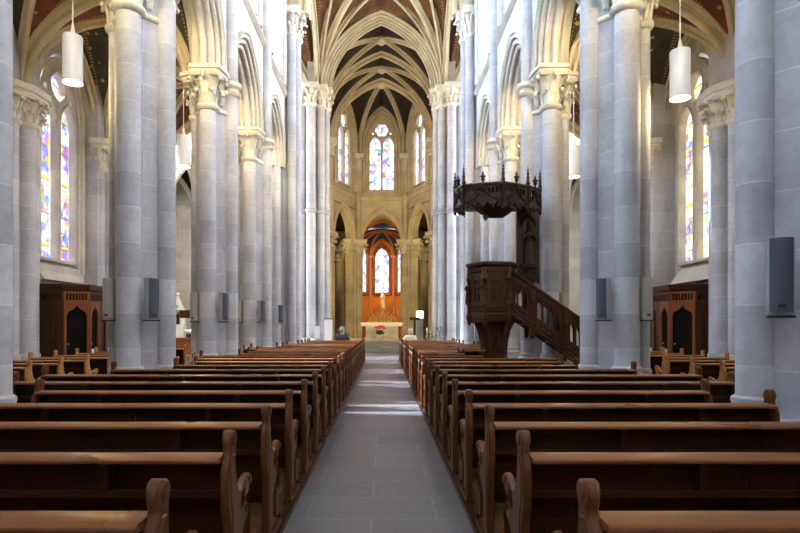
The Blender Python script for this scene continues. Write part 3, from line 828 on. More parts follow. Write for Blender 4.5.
for k, (x, y) in enumerate(CP):
    rib(half_arc(Vector((x*.97, y-.05, 7.7)), KC - Vector((0,0,.05))), .16, .16, CHR)
    if 1 <= k <= 4:
        m = MB(); m.lathe([(.17,.5),(.17,.9),(.12,1.0),(.11,7.2),(.2,7.55),(.2,7.7)], x*.95, y-.1, 12)
        m.box(x*.95-.32, x*.95+.32, y-.42, y-.02, 7.55, 7.75); trim(m, CHR)

# ------------------------------------------------------------------ transepts
TX = 13.2
for s in (1, -1):
    m = MB(); ho = [lancet(1.5, 5.0, 11.5, 14.2, 24.6), lancet(1.5, 5.0, 11.5, 14.2, 28.4)]
    m.plate([[(22.4,0),(31.6,0),(31.6,18.4),(22.4,18.4)]] + ho, .5)
    struct(m.build('wall_transept_' + SIDE[s], SW, M=frame_mat((s*TX,0,0),(s*TX,1,0))))
    for c in (24.6, 28.4):
        a, b = ((s*(TX+.1), c-1.5, 0), (s*(TX+.1), c+1.5, 0))
        if s < 0: a, b = b, a
        window(a, b, 5.0, 11.5, 14.2, GT, 2, True, SW)
    # west wall above the aisle roof, and east wall with a chapel arch
    m = MB(); m.box(min(s*4.5, s*TX), max(s*4.5, s*TX), 22.6, 22.95, 10.2, 18.4)
    m.box(min(s*AW, s*TX), max(s*AW, s*TX), 22.6, 22.95, 0, 10.3); struct(m.build('wall_transept_west_' + SIDE[s], SW))
    m = MB(); m.plate([[(4.0,0),(TX,0),(TX,18.4),(4.0,18.4)], lancet(1.9, 0, 7.9, 10.9, 9.9, 12)], .45)
    M = frame_mat((0, 31.1, 0), (s, 31.1, 0))
    struct(m.build('wall_transept_east_' + SIDE[s], SW, M=M))
    m = MB(); m.tube(full_arc((s*9.9-1.9, 30.86, 7.9), (s*9.9+1.9, 30.86, 7.9), 10.9, 14), .16, 8)
    m.tube(full_arc((s*9.9-2.2, 30.83, 7.9), (s*9.9+2.2, 30.83, 7.9), 11.35, 14), .14, 8); trim(m, SM)
    # chapel recess
    m = MB(); m.box(s*9.9-2.6, s*9.9+2.6, 33.4, 33.7, 0, 11.5); m.box(s*9.9-2.6, s*9.9-2.3, 31.3, 33.4, 0, 11.5); m.box(s*9.9+2.3, s*9.9+2.6, 31.3, 33.4, 0, 11.5); struct(m.build('wall_side_chapel_' + SIDE[s], SW))
    m = MB(); cx = s*10.9
    m.lathe([(.03,6.75),(.12,6.85),(.16,7.0),(.2,7.2),(.3,7.4),(.3,7.6)], cx, 33.25, 12); trim(m, SCAP)
    for dx, dy in ((-1.3,-1.0),(1.0,-1.0),(0,-1.8)):
        rib(half_arc(Vector((cx, 33.2, 7.6)), Vector((cx+dx, 33.2+dy, 10.6))), .24, .24, SM)
    web_obj('ceiling', [(half_arc(Vector((cx,33.35,7.6)), Vector((cx-1.6,33.3,10.7))), half_arc(Vector((cx,33.35,7.6)), Vector((cx,31.4,10.9)))), (half_arc(Vector((cx,33.35,7.6)), Vector((cx,31.4,10.9))), half_arc(Vector((cx,33.35,7.6)), Vector((cx+1.3,33.3,10.7))))], VB)
    m = MB(); m.box(s*9.9-2.6, s*9.9+2.6, 31.3, 33.6, 11.2, 11.4); struct(m.build('ceiling', SW))
    x0, x1 = (3.7, TX) if s > 0 else (-TX, -3.7)
    vault_bay(x0, x1, 22.7, 31.0, 13.9, 18.0, 18.0, 18.3, VO, VO, .3, .3)
# west end
m = MB(); m.plate([[(-9.7,0),(9.7,0),(9.7,18.6),(-9.7,18.6)], circle2(0, 11.5, 2.6, 32)], .5)
struct(m.build('wall_west', SW, M=frame_mat((0,-7.6,0),(1,-7.6,0))))
WN[0] += 1
t = bpy.data.objects.new('window_%d' % WN[0], None); C.objects.link(t); t.matrix_world = frame_mat((0,-7.65,0),(1,-7.65,0)); t['kind'] = 'structure'
g = MB(); g.plate([circle2(0,11.5,2.62,32)], .03); g.build('glass', daylight('west_rose_glass', 5, (.95,.95,1)), t)  # unseen rose window, added to light the west-facing surfaces
g = MB(); g.plate([circle2(0,11.5,2.62,32), foil2(0,11.5,.6,6,.3)] + [circle2(1.55*math.cos(a), 11.5+1.55*math.sin(a), .55, 14) for a in [2*PI*k/8 for k in range(8)]], .2, Matrix.Translation((0,0,-.15))); g.build('tracery', SM, t)
# roof over the aisles behind the camera
for s in (1,-1):
    m = MB(); m.box(min(s*4.3,s*AW), max(s*4.3,s*AW), -7.6, 1.35, 10.4, 10.6); struct(m.build('ceiling', SW))

# ------------------------------------------------------------------ pews
END_OUT = [(-.055,.035),(-.055,.50),(-.085,.56),(-.105,.62),(-.105,.80),(-.085,.84),(-.058,.865),(-.05,.90),(-.062,.935),(-.058,.968),(-.035,.992),(-.002,1.0),(.03,.99),(.052,.965),(.055,.935),(.043,.90),(.04,.84),
           (.05,.76),(.07,.70),(.105,.655),(.15,.63),(.20,.628),(.26,.648),(.31,.672),(.355,.672),(.388,.648),(.392,.61),(.37,.575),(.345,.545),(.335,.50),(.35,.46),(.375,.43),(.38,.395),(.36,.355),(.35,.28),(.355,.14),(.375,.10),(.40,.085),(.40,.035)]
END_OUT = [(y, .035 + (z-.035)*.965 if z > .035 else z) for y, z in END_OUT]
END_HOLES = [foil2(.20,.535,.065,3,.35,24,PI/2), foil2(.285,.59,.04,3,.3,18), foil2(.27,.46,.04,3,.3,18), lancet(.045,.12,.27,.35,.17,5), lancet(.035,.12,.25,.31,.29,5)]
EMX = Matrix(((0,0,1,0),(1,0,0,0),(0,1,0,0),(0,0,0,1)))
end_mb = MB(); end_mb.plate([END_OUT] + END_HOLES, .047, EMX, .009)
end_mb.plate([circle2(-.003, .925, .040, 16)], .064, EMX, .008); end_mb.plate([circle2(.352, .612, .026, 12)], .060, EMX, .006)
end_mb.plate([[(-.035,.10),(-.035,.52),(-.07,.64),(-.07,.77),(-.03,.84),(.01,.84),(.02,.70),(.03,.10)]], .058, EMX, .006)
end_mb.box(-.03, .03, -.075, .41, .0, .05)
END_ME = {}
PEW_CACHE = {}
def pew_meshes(Lg, kind):
    key = (round(Lg, 2), kind)
    if key in PEW_CACHE: return PEW_CACHE[key]
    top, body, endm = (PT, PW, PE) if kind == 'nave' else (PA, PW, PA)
    h = Lg/2 - .047; d = {}
    if kind not in END_ME: END_ME[kind] = end_mb.mesh('end_panel', endm)
    d['end_panel'] = END_ME[kind]
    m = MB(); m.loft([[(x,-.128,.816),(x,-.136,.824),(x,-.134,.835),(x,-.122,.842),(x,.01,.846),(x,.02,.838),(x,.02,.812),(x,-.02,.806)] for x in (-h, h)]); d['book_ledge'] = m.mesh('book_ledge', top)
    m = MB(); m.box(-h, h, -.02, .005, .30, .82)
    k = max(2, int(Lg/1.1))
    for i in range(k + 1):
        x = -h + 2*h*i/k; x = min(max(x, -h+.04), h-.04); m.box(x-.04, x+.04, -.034, -.02, .30, .82)
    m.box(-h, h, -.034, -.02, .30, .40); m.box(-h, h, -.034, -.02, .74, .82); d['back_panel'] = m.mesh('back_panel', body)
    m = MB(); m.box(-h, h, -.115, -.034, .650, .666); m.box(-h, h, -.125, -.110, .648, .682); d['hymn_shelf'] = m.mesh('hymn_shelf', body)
    m = MB(); m.box(-h, h, .005, .40, .415, .445); m.box(-h, h, .34, .37, .32, .415); d['seat'] = m.mesh('seat', top, .006)
    m = MB(); m.box(-h, h, -.36, -.20, .165, .195)
    for i in range(k + 1):
        x = -h + .12 + (2*h-.24)*i/k; m.box(x-.02, x+.02, -.34, -.03, .10, .165)
    d['kneeler'] = m.mesh('kneeler', top, .005)
    m = MB(); m.box(-.02, .02, -.11, -.034, .666, .806); d['bracket'] = m.mesh('bracket', body)
    PEW_CACHE[key] = d
    return d
def pew(xa, xb, y, kind, label, group):
    """xa, xb: outer faces of its two ends"""
    if xa > xb: xa, xb = xb, xa
    Lg = round(xb - xa, 2); d = pew_meshes(Lg, kind)
    t = thing('pew', label, 'pew', ((xa+xb)/2, y, .035 if kind == 'nave' else 0), 0, group)
    for s in (-1, 1):
        e = obj('end_panel', d['end_panel'], t); e.location = (s*(Lg/2 - .024), 0, 0)
    for nme in ('book_ledge','back_panel','hymn_shelf','seat','kneeler'):
        obj(nme, d[nme], t)
    k = max(1, int(round(Lg/1.5)))
    for i in range(k):
        b = obj('bracket', d['bracket'], t); b.location = (-Lg/2 + Lg*(i+.5)/k, 0, 0)
    return t
ROW = [2.01 + .93*i for i in range(25)]
RX = [4.45,4.45,4.45,3.42,3.40,4.25,4.38,3.92,3.36,3.40,3.62,2.28,2.0,2.0,3.3,3.42,3.42,3.3,3.3,3.3,3.42,3.3,3.05,3.0,3.2]
LX = [4.45,4.45,4.45,3.42,3.44,4.30,4.50,4.02,3.42,3.40,3.75,3.9,3.3,3.3,3.3,3.9,3.9,3.3,3.3,3.3,3.7,3.3,3.05,3.0,3.2]
for i, y in enumerate(ROW):
    far = ', the front pew' if i == 24 else ''
    lab = 'dark varnished pew %s of the central aisle, %s row' % ('%s', ORD[i] if i == 0 else ORD[i] + ' nearest')
    if i == 24: lab = 'dark varnished front pew %s of the aisle, farthest row where a person sits'
    pew(-.69+.03-.06+.03, -min(LX[i], 3.05 if i in (20,21,22) else 9), y, 'nave', lab % 'left', 'dark pews left of the central aisle')
    pew(.80, min(RX[i], 3.05 if i in (20,21,22) else 9), y, 'nave', lab % 'right', 'dark pews right of the central aisle')
for s in (-1, 1):
    n = 0
    for i in range(8, 17):
        n += 1
        if s > 0 and i in (11, 12): xin = 6.2
        else: xin = 5.78 if s > 0 else 5.84
        pew(s*xin, s*7.62, ROW[i], 'aisle', 'lighter oak pew in the %s aisle, %s row there' % (SIDE[s], ORD[n-1] + (' nearest' if n > 1 else '')), 'lighter pews in the %s aisle' % SIDE[s])

# ------------------------------------------------------------------ column speakers on the piers
def speaker(label, loc, rz, casing, group, h=.70, w=.20):
    t = thing('column_speaker', label, 'speaker', loc, rz, group)
    m = MB(); m.box(-w/2, w/2, -.02, .13, 0, h); m.build('casing', casing, t, .012)
    m = MB(); n = 6
    m.loft([[(-w/2+.012 + (w-.024)*i/n, -.02 - .03*math.sin(PI*i/n), z) for i in range(n+1)] + [(w/2-.012,-.015,z),(-w/2+.012,-.015,z)] for z in (.03, h-.015)])
    m.build('grille', GRIL if casing is GREYM else casing, t)
    m = MB(); m.box(-.03, .03, -.058, -.045, .07, .10); m.build('badge', BLK, t)
    m = MB(); m.box(-w/2-.004, w/2+.004, -.03, .135, -.018, .004); m.build('bottom_cap', BLK, t)
    m = MB(); m.box(-.03, .03, .12, .26, h*.4, h*.6); m.build('wall_bracket', GREYM, t)
    return t
for (s, i) in ((1,0),(-1,1),(1,1),(-1,2),(-1,3)):
    ang = math.radians(-50 if i else -30)*s
    who = {(1,0):'dark grey column speaker on the pier at the right edge', (-1,1):'column speaker facing the nave on the second left pier', (1,1):'column speaker facing the nave on the second right pier',
           (-1,2):'column speaker facing the nave on the third left pier', (-1,3):'column speaker facing the nave on the fourth left pier'}[(s,i)]
    speaker(who, (s*(3.69 if i else 3.59), PY[i] - (.52 if i else .62), 1.63), ang, GREYM, 'column speakers facing the nave')
for (s, i) in ((-1,1),(1,1),(-1,2),(1,2),(-1,3)):
    speaker('pale column speaker on the aisle side of the %s %s pier' % (ORD[i], SIDE[s]), (s*4.44, PY[i] - .50, 1.63), math.radians(12)*s, BEIGE, 'pale column speakers on the aisle side', .70, .21)
speaker('small grey column speaker on the left crossing pier', (-3.86, 21.7, 1.63), math.radians(20), GREYM, 'column speakers facing the nave')

# ------------------------------------------------------------------ hanging cylinder lamps
def pendant(label, x, y, z, ztop):
    t = thing('pendant_lamp', label, 'lamp', (x, y, z), 0, 'white cylinder lamps hanging in the aisles')
    m = MB(); m.lathe([(.145,0),(.16,.0),(.16,.80),(.15,.815),(.05,.82),(.03,.85),(.0,.85)], 0, 0, 28); m.build('shade', LAMPW, t)
    m = MB(); m.lathe([(.0,.03),(.145,.03),(.145,.012),(.0,.012)], 0, 0, 24); m.build('lens', LENS, t)
    m = MB(); m.lathe([(.05,.82),(.012,1.05),(.008,1.3)], 0, 0, 10); m.tube([(0,0,1.2),(0,0,ztop - z)], .010, 6); m.build('cord', CABLE, t)
    L = bpy.data.lights.new('lamp_bulb', 'POINT'); L.energy = 50; L.color = (1.0,.74,.36); L.shadow_soft_size = .1
    o = bpy.data.objects.new('lamp_bulb', L); C.objects.link(o); o.parent = t; o.location = (0,0,-.12)
    return t
pendant('white cylinder lamp hanging nearest in the left aisle', -5.33, 9.8, 5.78, 10.35)
pendant('white cylinder lamp half hidden behind a left pier', -5.17, 14.8, 5.72, 10.2)
pendant('white cylinder lamp hanging nearest in the right aisle', 5.12, 9.5, 5.38, 10.2)
pendant('white cylinder lamp half hidden behind a right pier', 5.12, 14.8, 5.45, 10.2)

# ------------------------------------------------------------------ spotlights on the capitals
def spotlight(label, loc, aim, power, col=(1.0,.72,.30), size=120, blend=.8, fixture=True, rad=.08):
    loc = Vector(loc); d = (Vector(aim) - loc).normalized()
    t = thing('spotlight', label, 'spotlight', loc, 0, 'small white spotlights fixed on the pier capitals')
    q = d.to_track_quat('-Z', 'Y')
    M = q.to_matrix().to_4x4()
    m = MB(); m.lathe([(.02,.12),(.06,.11),(.065,-.03),(.05,-.035),(.045,.0),(.0,.0)], 0, 0, 14, M); m.build('housing', WHT, t)
    m = MB(); m.lathe([(.0,-.004),(.045,-.004),(.045,-.012),(.0,-.012)], 0, 0, 14, M); m.build('lens', LENS, t)
    m = MB(); m.box(-.03,.03,-.03,.03,-.14,-.02); m.build('mount', WHT, t)
    L = bpy.data.lights.new('spotlight_beam', 'SPOT'); L.energy = power; L.color = col; L.spot_size = math.radians(size); L.spot_blend = blend; L.shadow_soft_size = rad
    o = bpy.data.objects.new('spotlight_beam', L); C.objects.link(o); o.parent = t; o.matrix_local = Matrix.Translation(d*.06) @ M
    return t
for s in (1, -1):
    for i in range(5):
        y = PY[i] if i < 4 else 22.3
        w = ORD[i]
        if i < 4:
            spotlight('small white spotlight on top of the %s %s pier capital, aisle side' % (w, SIDE[s]), (s*4.82, y + .05, 7.84), (s*6.2, y + 2.6, 10.0), 130, size=150)
        if i in (1, 2, 3, 4):
            yy = y - 1.55
            spotlight('small white spotlight facing the %s %s pier, fixed on the arch' % (w, SIDE[s]), (s*4.42, PY[i-1] + .80, 7.84), (s*4.15, y - .6, 7.2), 300, (1.0,.78,.42), size=85)
# ------------------------------------------------------------------ choir lights
def lamp(name, loc, power, col, rad=.15, typ='POINT', aim=None, size=100):
    L = bpy.data.lights.new(name, typ); L.energy = power; L.color = col; L.shadow_soft_size = rad
    o = bpy.data.objects.new(name, L); C.objects.link(o); o.location = loc
    if typ == 'SPOT':
        L.spot_size = math.radians(size); L.spot_blend = .7
        o.rotation_euler = (Vector(aim) - Vector(loc)).to_track_quat('-Z','Y').to_euler()
    return o
WARM = (1.0, .72, .28)
for s in (1, -1):
    spotlight('small white spotlight behind the %s choir entrance pier' % SIDE[s], (s*3.35, 30.9, 8.5), (-s*1.5, 38, 14.5), 500, WARM, 120)  # hidden lamps added for the warm light on the choir vault
    spotlight('small white spotlight at the foot of the %s choir wall' % SIDE[s], (s*3.3, 32.2, 3.2), (s*1.4, 41, 4.2), 560, WARM, 110)
    spotlight('small white spotlight inside the %s ambulatory' % SIDE[s], (s*4.6, 39.6, 4.4), (s*4.4, 42.5, 9), 170, WARM, 150)
    spotlight('small white spotlight beside the %s side of the chapel' % SIDE[s], (s*1.75, 45.3, 6.6), (0, 49.8, 4.0), 380, WARM, 130)
    spotlight('small white spotlight on the %s crossing pier facing the choir' % SIDE[s], (s*3.9, 23.5, 9.2), (-s*1.6, 31, 15.5), 520, WARM, 90)


# ------------------------------------------------------------------ pulpit
def statue(mb, x, y, z, h, M=None):
    k = h/1.7
    pr = [(.26,0),(.25,.05),(.21,.45),(.19,.85),(.17,1.05),(.20,1.25),(.19,1.36),(.10,1.42),(.065,1.46)]
    rings = [[(x + r*k*math.cos(2*PI*i/12)*(1+.06*math.cos(5*2*PI*i/12)), y + r*k*.75*math.sin(2*PI*i/12), z + zz*k) for i in range(12)] for r, zz in pr]
    mb.loft(rings, M=M)
    mb.ring_sphere((x, y, z + 1.57*k), .095*k, .11*k, .135*k, 10, 7, M)
    for s in (-1, 1):
        mb.tube([(x + s*.19*k, y, z + 1.30*k), (x + s*.25*k, y - .06*k, z + 1.05*k), (x + s*.05*k, y - .21*k, z + 1.16*k)], [.065*k,.06*k,.045*k], 7, M)
pul = thing('pulpit', 'dark carved wooden pulpit with stair and canopy on the right of the nave', 'pulpit', (2.73, 13.0, 0))
PO = Vector((2.73, 13.0, 0)); TL = Matrix.Translation(-PO)
def pp(mb, name, mat=PUL, bevel=0, par=None, ang=38): return mb.build(name, mat, par or pul, bevel, ang, TL if par is None else Matrix.Identity(4))
def hexp(r, cx=2.63, cy=13.0): return [(cx + r*math.cos(PI/3*k), cy + r*math.sin(PI/3*k)) for k in range(6)]
m = MB(); m.stack(hexp(.25, 2.72), [(0,.12),(.12,.12),(.18,.04),(.25,0),(1.25,0),(1.32,.03),(1.55,.12),(1.72,.24)]); pp(m, 'pedestal')
for k in range(6):      # curved brackets under the floor
    a = PI/3*k; m = MB(); c, sn = math.cos(a), math.sin(a)
    o = [(.24,.95),(.30,1.0),(.33,1.2),(.38,1.42),(.46,1.58),(.50,1.66),(.50,1.74),(.24,1.74)]
    M = Matrix(((c,0,-sn,2.66),(sn,0,c,13.0),(0,1,0,0),(0,0,0,1)))
    m.plate([o], .07, M, .008); pp(m, 'bracket')
m = MB(); statue(m, 2.72, 12.74, 1.0, .42); pp(m, 'carved_figure')
m = MB(); m.stack(hexp(.49), [(1.70,-.03),(1.73,.04),(1.80,.06),(1.83,.05),(1.86,.0),(1.95,-.02)]); pp(m, 'floor_moulding')
for k in range(6):      # scalloped skirt and panels
    P = Vector((*hexp(.51)[k], 0)); Q = Vector((*hexp(.51)[(k+1)%6], 0))
    if k in (5,): pass
    M = frame_mat(P, Q); w = .51
    sk = [(0,1.76),(0,1.66)] + [(w*(i+.5)/5 + dx, 1.60 + abs(dx)*1.5) for i in range(5) for dx in (-.055, 0, .055)] + [(w,1.66),(w,1.76)]
    m = MB(); m.plate([sk], .03, M, .004); pp(m, 'scalloped_skirt')
    if k == 0: continue   # the stair comes in here
    m = MB(); m.plate([[(0,1.86),(w,1.86),(w,2.86),(0,2.86)], [(.13,2.08),(w-.13,2.08),(w-.13,2.66),(.13,2.66)]], .06, M, .008); pn = pp(m, 'panel_frame')
    m = MB(); m.plate([[(.11,2.06),(w-.11,2.06),(w-.11,2.68),(.11,2.68)], foil2(.195,2.52,.055,4,.35,24), foil2(.315,2.52,.055,4,.35,24), foil2(.195,2.36,.055,4,.35,24), foil2(.315,2.36,.055,4,.35,24), lancet(.04,2.09,2.2,2.27,.195,4), lancet(.04,2.09,2.2,2.27,.315,4)], .03, M, .004); pp(m, 'tracery_panel', PUL, 0, pn)
    m = MB(); m.plate([[(.10,2.05),(w-.10,2.05),(w-.10,2.69),(.10,2.69)]], .012, M @ Matrix.Translation((0,0,-.02)));  pp(m, 'back_board', PUD, 0, pn)
    m = MB()
    for i in range(7): m.ring_sphere(M @ Vector((.06 + (w-.12)*i/6, 2.76, .03)), .03, .03, .035, 7, 4)
    m.tube([M @ Vector((.03, 2.76, .02)), M @ Vector((w-.03, 2.76, .02))], .014, 6); pp(m, 'carved_beading', PUL, 0, pn); m = MB()
    for i in range(6): m.ring_sphere(M @ Vector((.07 + (w-.14)*i/5, 1.97, .03)), .035, .03, .03, 7, 4)
    m.tube([M @ Vector((.03, 1.97, .02)), M @ Vector((w-.03, 1.97, .02))], .014, 6); pp(m, 'carved_beading', PUL, 0, pn)
for k in range(1, 6):      # corner posts, each with a small figure
    x, y = hexp(.54)[k]
    m = MB(); m.lathe([(.05,1.62),(.07,1.68),(.075,1.74),(.05,1.80),(.045,1.98),(.07,2.02),(.06,2.05)], x, y, 10); m.lathe([(.03,2.0),(.03,2.5),(.06,2.55),(.08,2.6),(.06,2.66),(.05,2.86)], x, y, 10)
    m.lathe([(.0,1.52),(.03,1.56),(.05,1.62)], x, y, 8); pp(m, 'corner_post')
    m = MB(); statue(m, x + (.03 if k in (1,5) else -.03 if k in (2,3,4) else 0), y - .01, 2.05, .5); pp(m, 'carved_figure')
m = MB(); m.stack(hexp(.53), [(2.84,-.02),(2.87,.04),(2.90,.09),(2.95,.10),(2.97,.07)]); pp(m, 'desk_rail')
# stair
SL = .695
def zr(x): return 2.84 - SL*(x - 2.88)
YS0, YS1 = 12.60, 13.12
posts = [2.90, 3.44, 4.18, 4.92, 5.62]
for (ys, nm) in ((YS0,'front'),(YS1,'rear')):
    M = frame_mat((0, ys, 0), (1, ys, 0))
    for a, b in zip(posts[:-1], posts[1:]):
        n = 4 if b - a > .6 else 3
        ho = []
        for i in range(n):
            xc = a + .09 + (b - a - .18)*(i + .5)/n; hw = (b - a - .18)/n*.36
            ho.append([(x, z + zr(x) ) for x, z in lancet(hw, -.66, -.30, -.17, xc, 5)])
        m = MB(); m.plate([[(a,zr(a)-1.02),(b,zr(b)-1.02),(b,zr(b)-.04),(a,zr(a)-.04)]] + ho, .05, M, .006); bp = pp(m, 'balustrade_panel')
        m = MB()
        for i in range(5):
            x = a + (b-a)*(i+.5)/5; m.ring_sphere((x, ys - .03, zr(x) - .86), .05, .03, .045, 7, 4)
        m.tube([(a, ys-.03, zr(a)-.75), (b, ys-.03, zr(b)-.75)], .018, 6); m.tube([(a, ys-.03, zr(a)-.97), (b, ys-.03, zr(b)-.97)], .022, 6)
        pp(m, 'carved_band', PUL, 0, bp)
    for x in posts[1:]:
        m = MB(); zb = max(zr(x) - 1.14, 0); m.box(x-.05, x+.05, ys-.055, ys+.055, zb, zr(x)-.02)
        m.lathe([(.0,zb-.08),(.04,zb-.04),(.05,zb)], x, ys, 8) if zb > .1 else None
        m.ring_sphere((x, ys-.06, zr(x)-.35), .045, .04, .10, 8, 6); m.ring_sphere((x, ys-.06, zr(x)-.22), .035, .035, .04, 8, 6); pp(m, 'newel_post')
    m = MB(); m.loft([[(x, ys-.06, zr(x)-.05), (x, ys-.075, zr(x)-.01), (x, ys-.05, zr(x)+.025), (x, ys+.05, zr(x)+.025), (x, ys+.075, zr(x)-.01), (x, ys+.06, zr(x)-.05)] for x in (2.86, 5.68)]); pp(m, 'handrail')
for i in range(9):
    x = 3.0 + i*.29; z = 1.78 - i*.2
    m = MB(); m.box(x-.02, x+.30, YS0+.02, YS1-.02, z-.035, z); pp(m, 'tread')
# backboard and canopy
m = MB(); m.plate([[(3.30,2.75),(3.36,2.6),(3.42,2.66),(3.5,2.55),(3.58,2.62),(3.66,2.5),(3.74,2.6),(3.83,2.52),(3.83,4.6),(3.30,4.6)]], .07, frame_mat((0,13.42,0),(1,13.42,0)), .01); bbd = pp(m, 'backboard', PUD)
m = MB(); statue(m, 3.57, 13.36, 3.0, .95); m.box(3.38,3.76,13.28,13.4,2.92,3.0); m.tube(full_arc((3.40,13.36,3.9),(3.74,13.36,3.9),4.15,8), .03, 6)
for z in (2.7,2.82,4.3,4.4):
    for i in range(5): m.ring_sphere((3.38+.09*i, 13.37, z), .04, .03, .04, 7, 4)
pp(m, 'carved_relief', PUD, 0, bbd)
m = MB(); m.box(3.27,3.35,13.34,13.46,2.3,4.6); pp(m, 'backboard_post', PUD)
CAN = [(3.72,12.98),(3.36,12.66),(2.72,12.30),(1.90,12.58),(1.76,13.0),(2.05,13.45),(3.3,13.45)]
m = MB(); m.stack(CAN, [(4.25,-.08),(4.36,-.05),(4.4,-.02)]); m.stack([(x*.5+2.6*.5, y*.5+12.95*.5) for x,y in CAN], [(4.02,-.3),(4.12,-.15),(4.26,.0)]); m.lathe([(.0,3.9),(.05,3.95),(.07,4.02),(.03,4.06)], 2.42, 12.75, 8); cano = pp(m, 'canopy', PUD)
m = MB(); m.stack(CAN, [(4.62,.0),(4.65,.05),(4.69,.05),(4.71,.02)]); pp(m, 'cornice', PUD, 0, cano)
for k in range(5):
    P = Vector((*CAN[k+1],0)); Q = Vector((*CAN[k],0)); w = (Q-P).length; M = frame_mat(P, Q)
    n = max(3, int(w/.085)); ho = []
    for i in range(n): ho.append(lancet(w/n*.33, 4.47, 4.56, 4.60, w*(i+.5)/n, 3))
    lace = [(0,4.64),(0,4.22)]
    nl = max(2, int(w/.2))
    for i in range(nl):
        x0 = w*i/nl; x1 = w*(i+1)/nl; xm = (x0+x1)/2
        lace += [(x0+.01,4.13),(x0+.03,4.17),(x0+.05,4.22),(xm-.02,4.26),(xm,4.28),(xm+.02,4.26),(x1-.05,4.22),(x1-.03,4.17),(x1-.01,4.13)]
    lace += [(w,4.22),(w,4.64)]
    m = MB(); m.plate([lace] + ho, .035, M, .004); pp(m, 'lace_fascia', PUD, 0, cano)
    m = MB()                       # ogee gable with crockets and finial
    og = [(.03,4.30),(w*.18,4.33),(w*.33,4.42),(w*.43,4.52),(w*.5,4.66)]
    pth = og + [(w-x, z) for x, z in og[::-1][1:]]
    m.tube([M @ Vector((x, z, .03)) for x, z in pth], .022, 6)
    for x, z in pth[1:-1]: m.ring_sphere(M @ Vector((x, z+.02, .04)), .03, .03, .03, 6, 4)
    m.lathe([(.02,4.62),(.022,4.74),(.055,4.77),(.03,4.80),(.07,4.84),(.03,4.87),(.02,4.92),(.0,4.97)], *( (M @ Vector((w/2,0,.03)))[:2]), 8)
    for i in range(5):
        m.ring_sphere(M @ Vector((w*(i+.5)/5, 4.20+.03*(i%2), .02)), .05, .035, .045, 6, 4)
    pp(m, 'ogee_gable', PUD, 0, cano)
for k in range(5):
    x, y = CAN[k]
    m = MB(); m.lathe([(.0,4.08),(.035,4.12),(.03,4.18),(.045,4.2),(.04,4.72),(.055,4.74),(.035,4.78),(.03,4.86),(.04,4.88),(.022,4.92),(.03,4.98),(.014,5.0),(.022,5.05),(.008,5.08),(.0,5.2)], x, y, 8); pp(m, 'pinnacle', PUD, 0, cano)

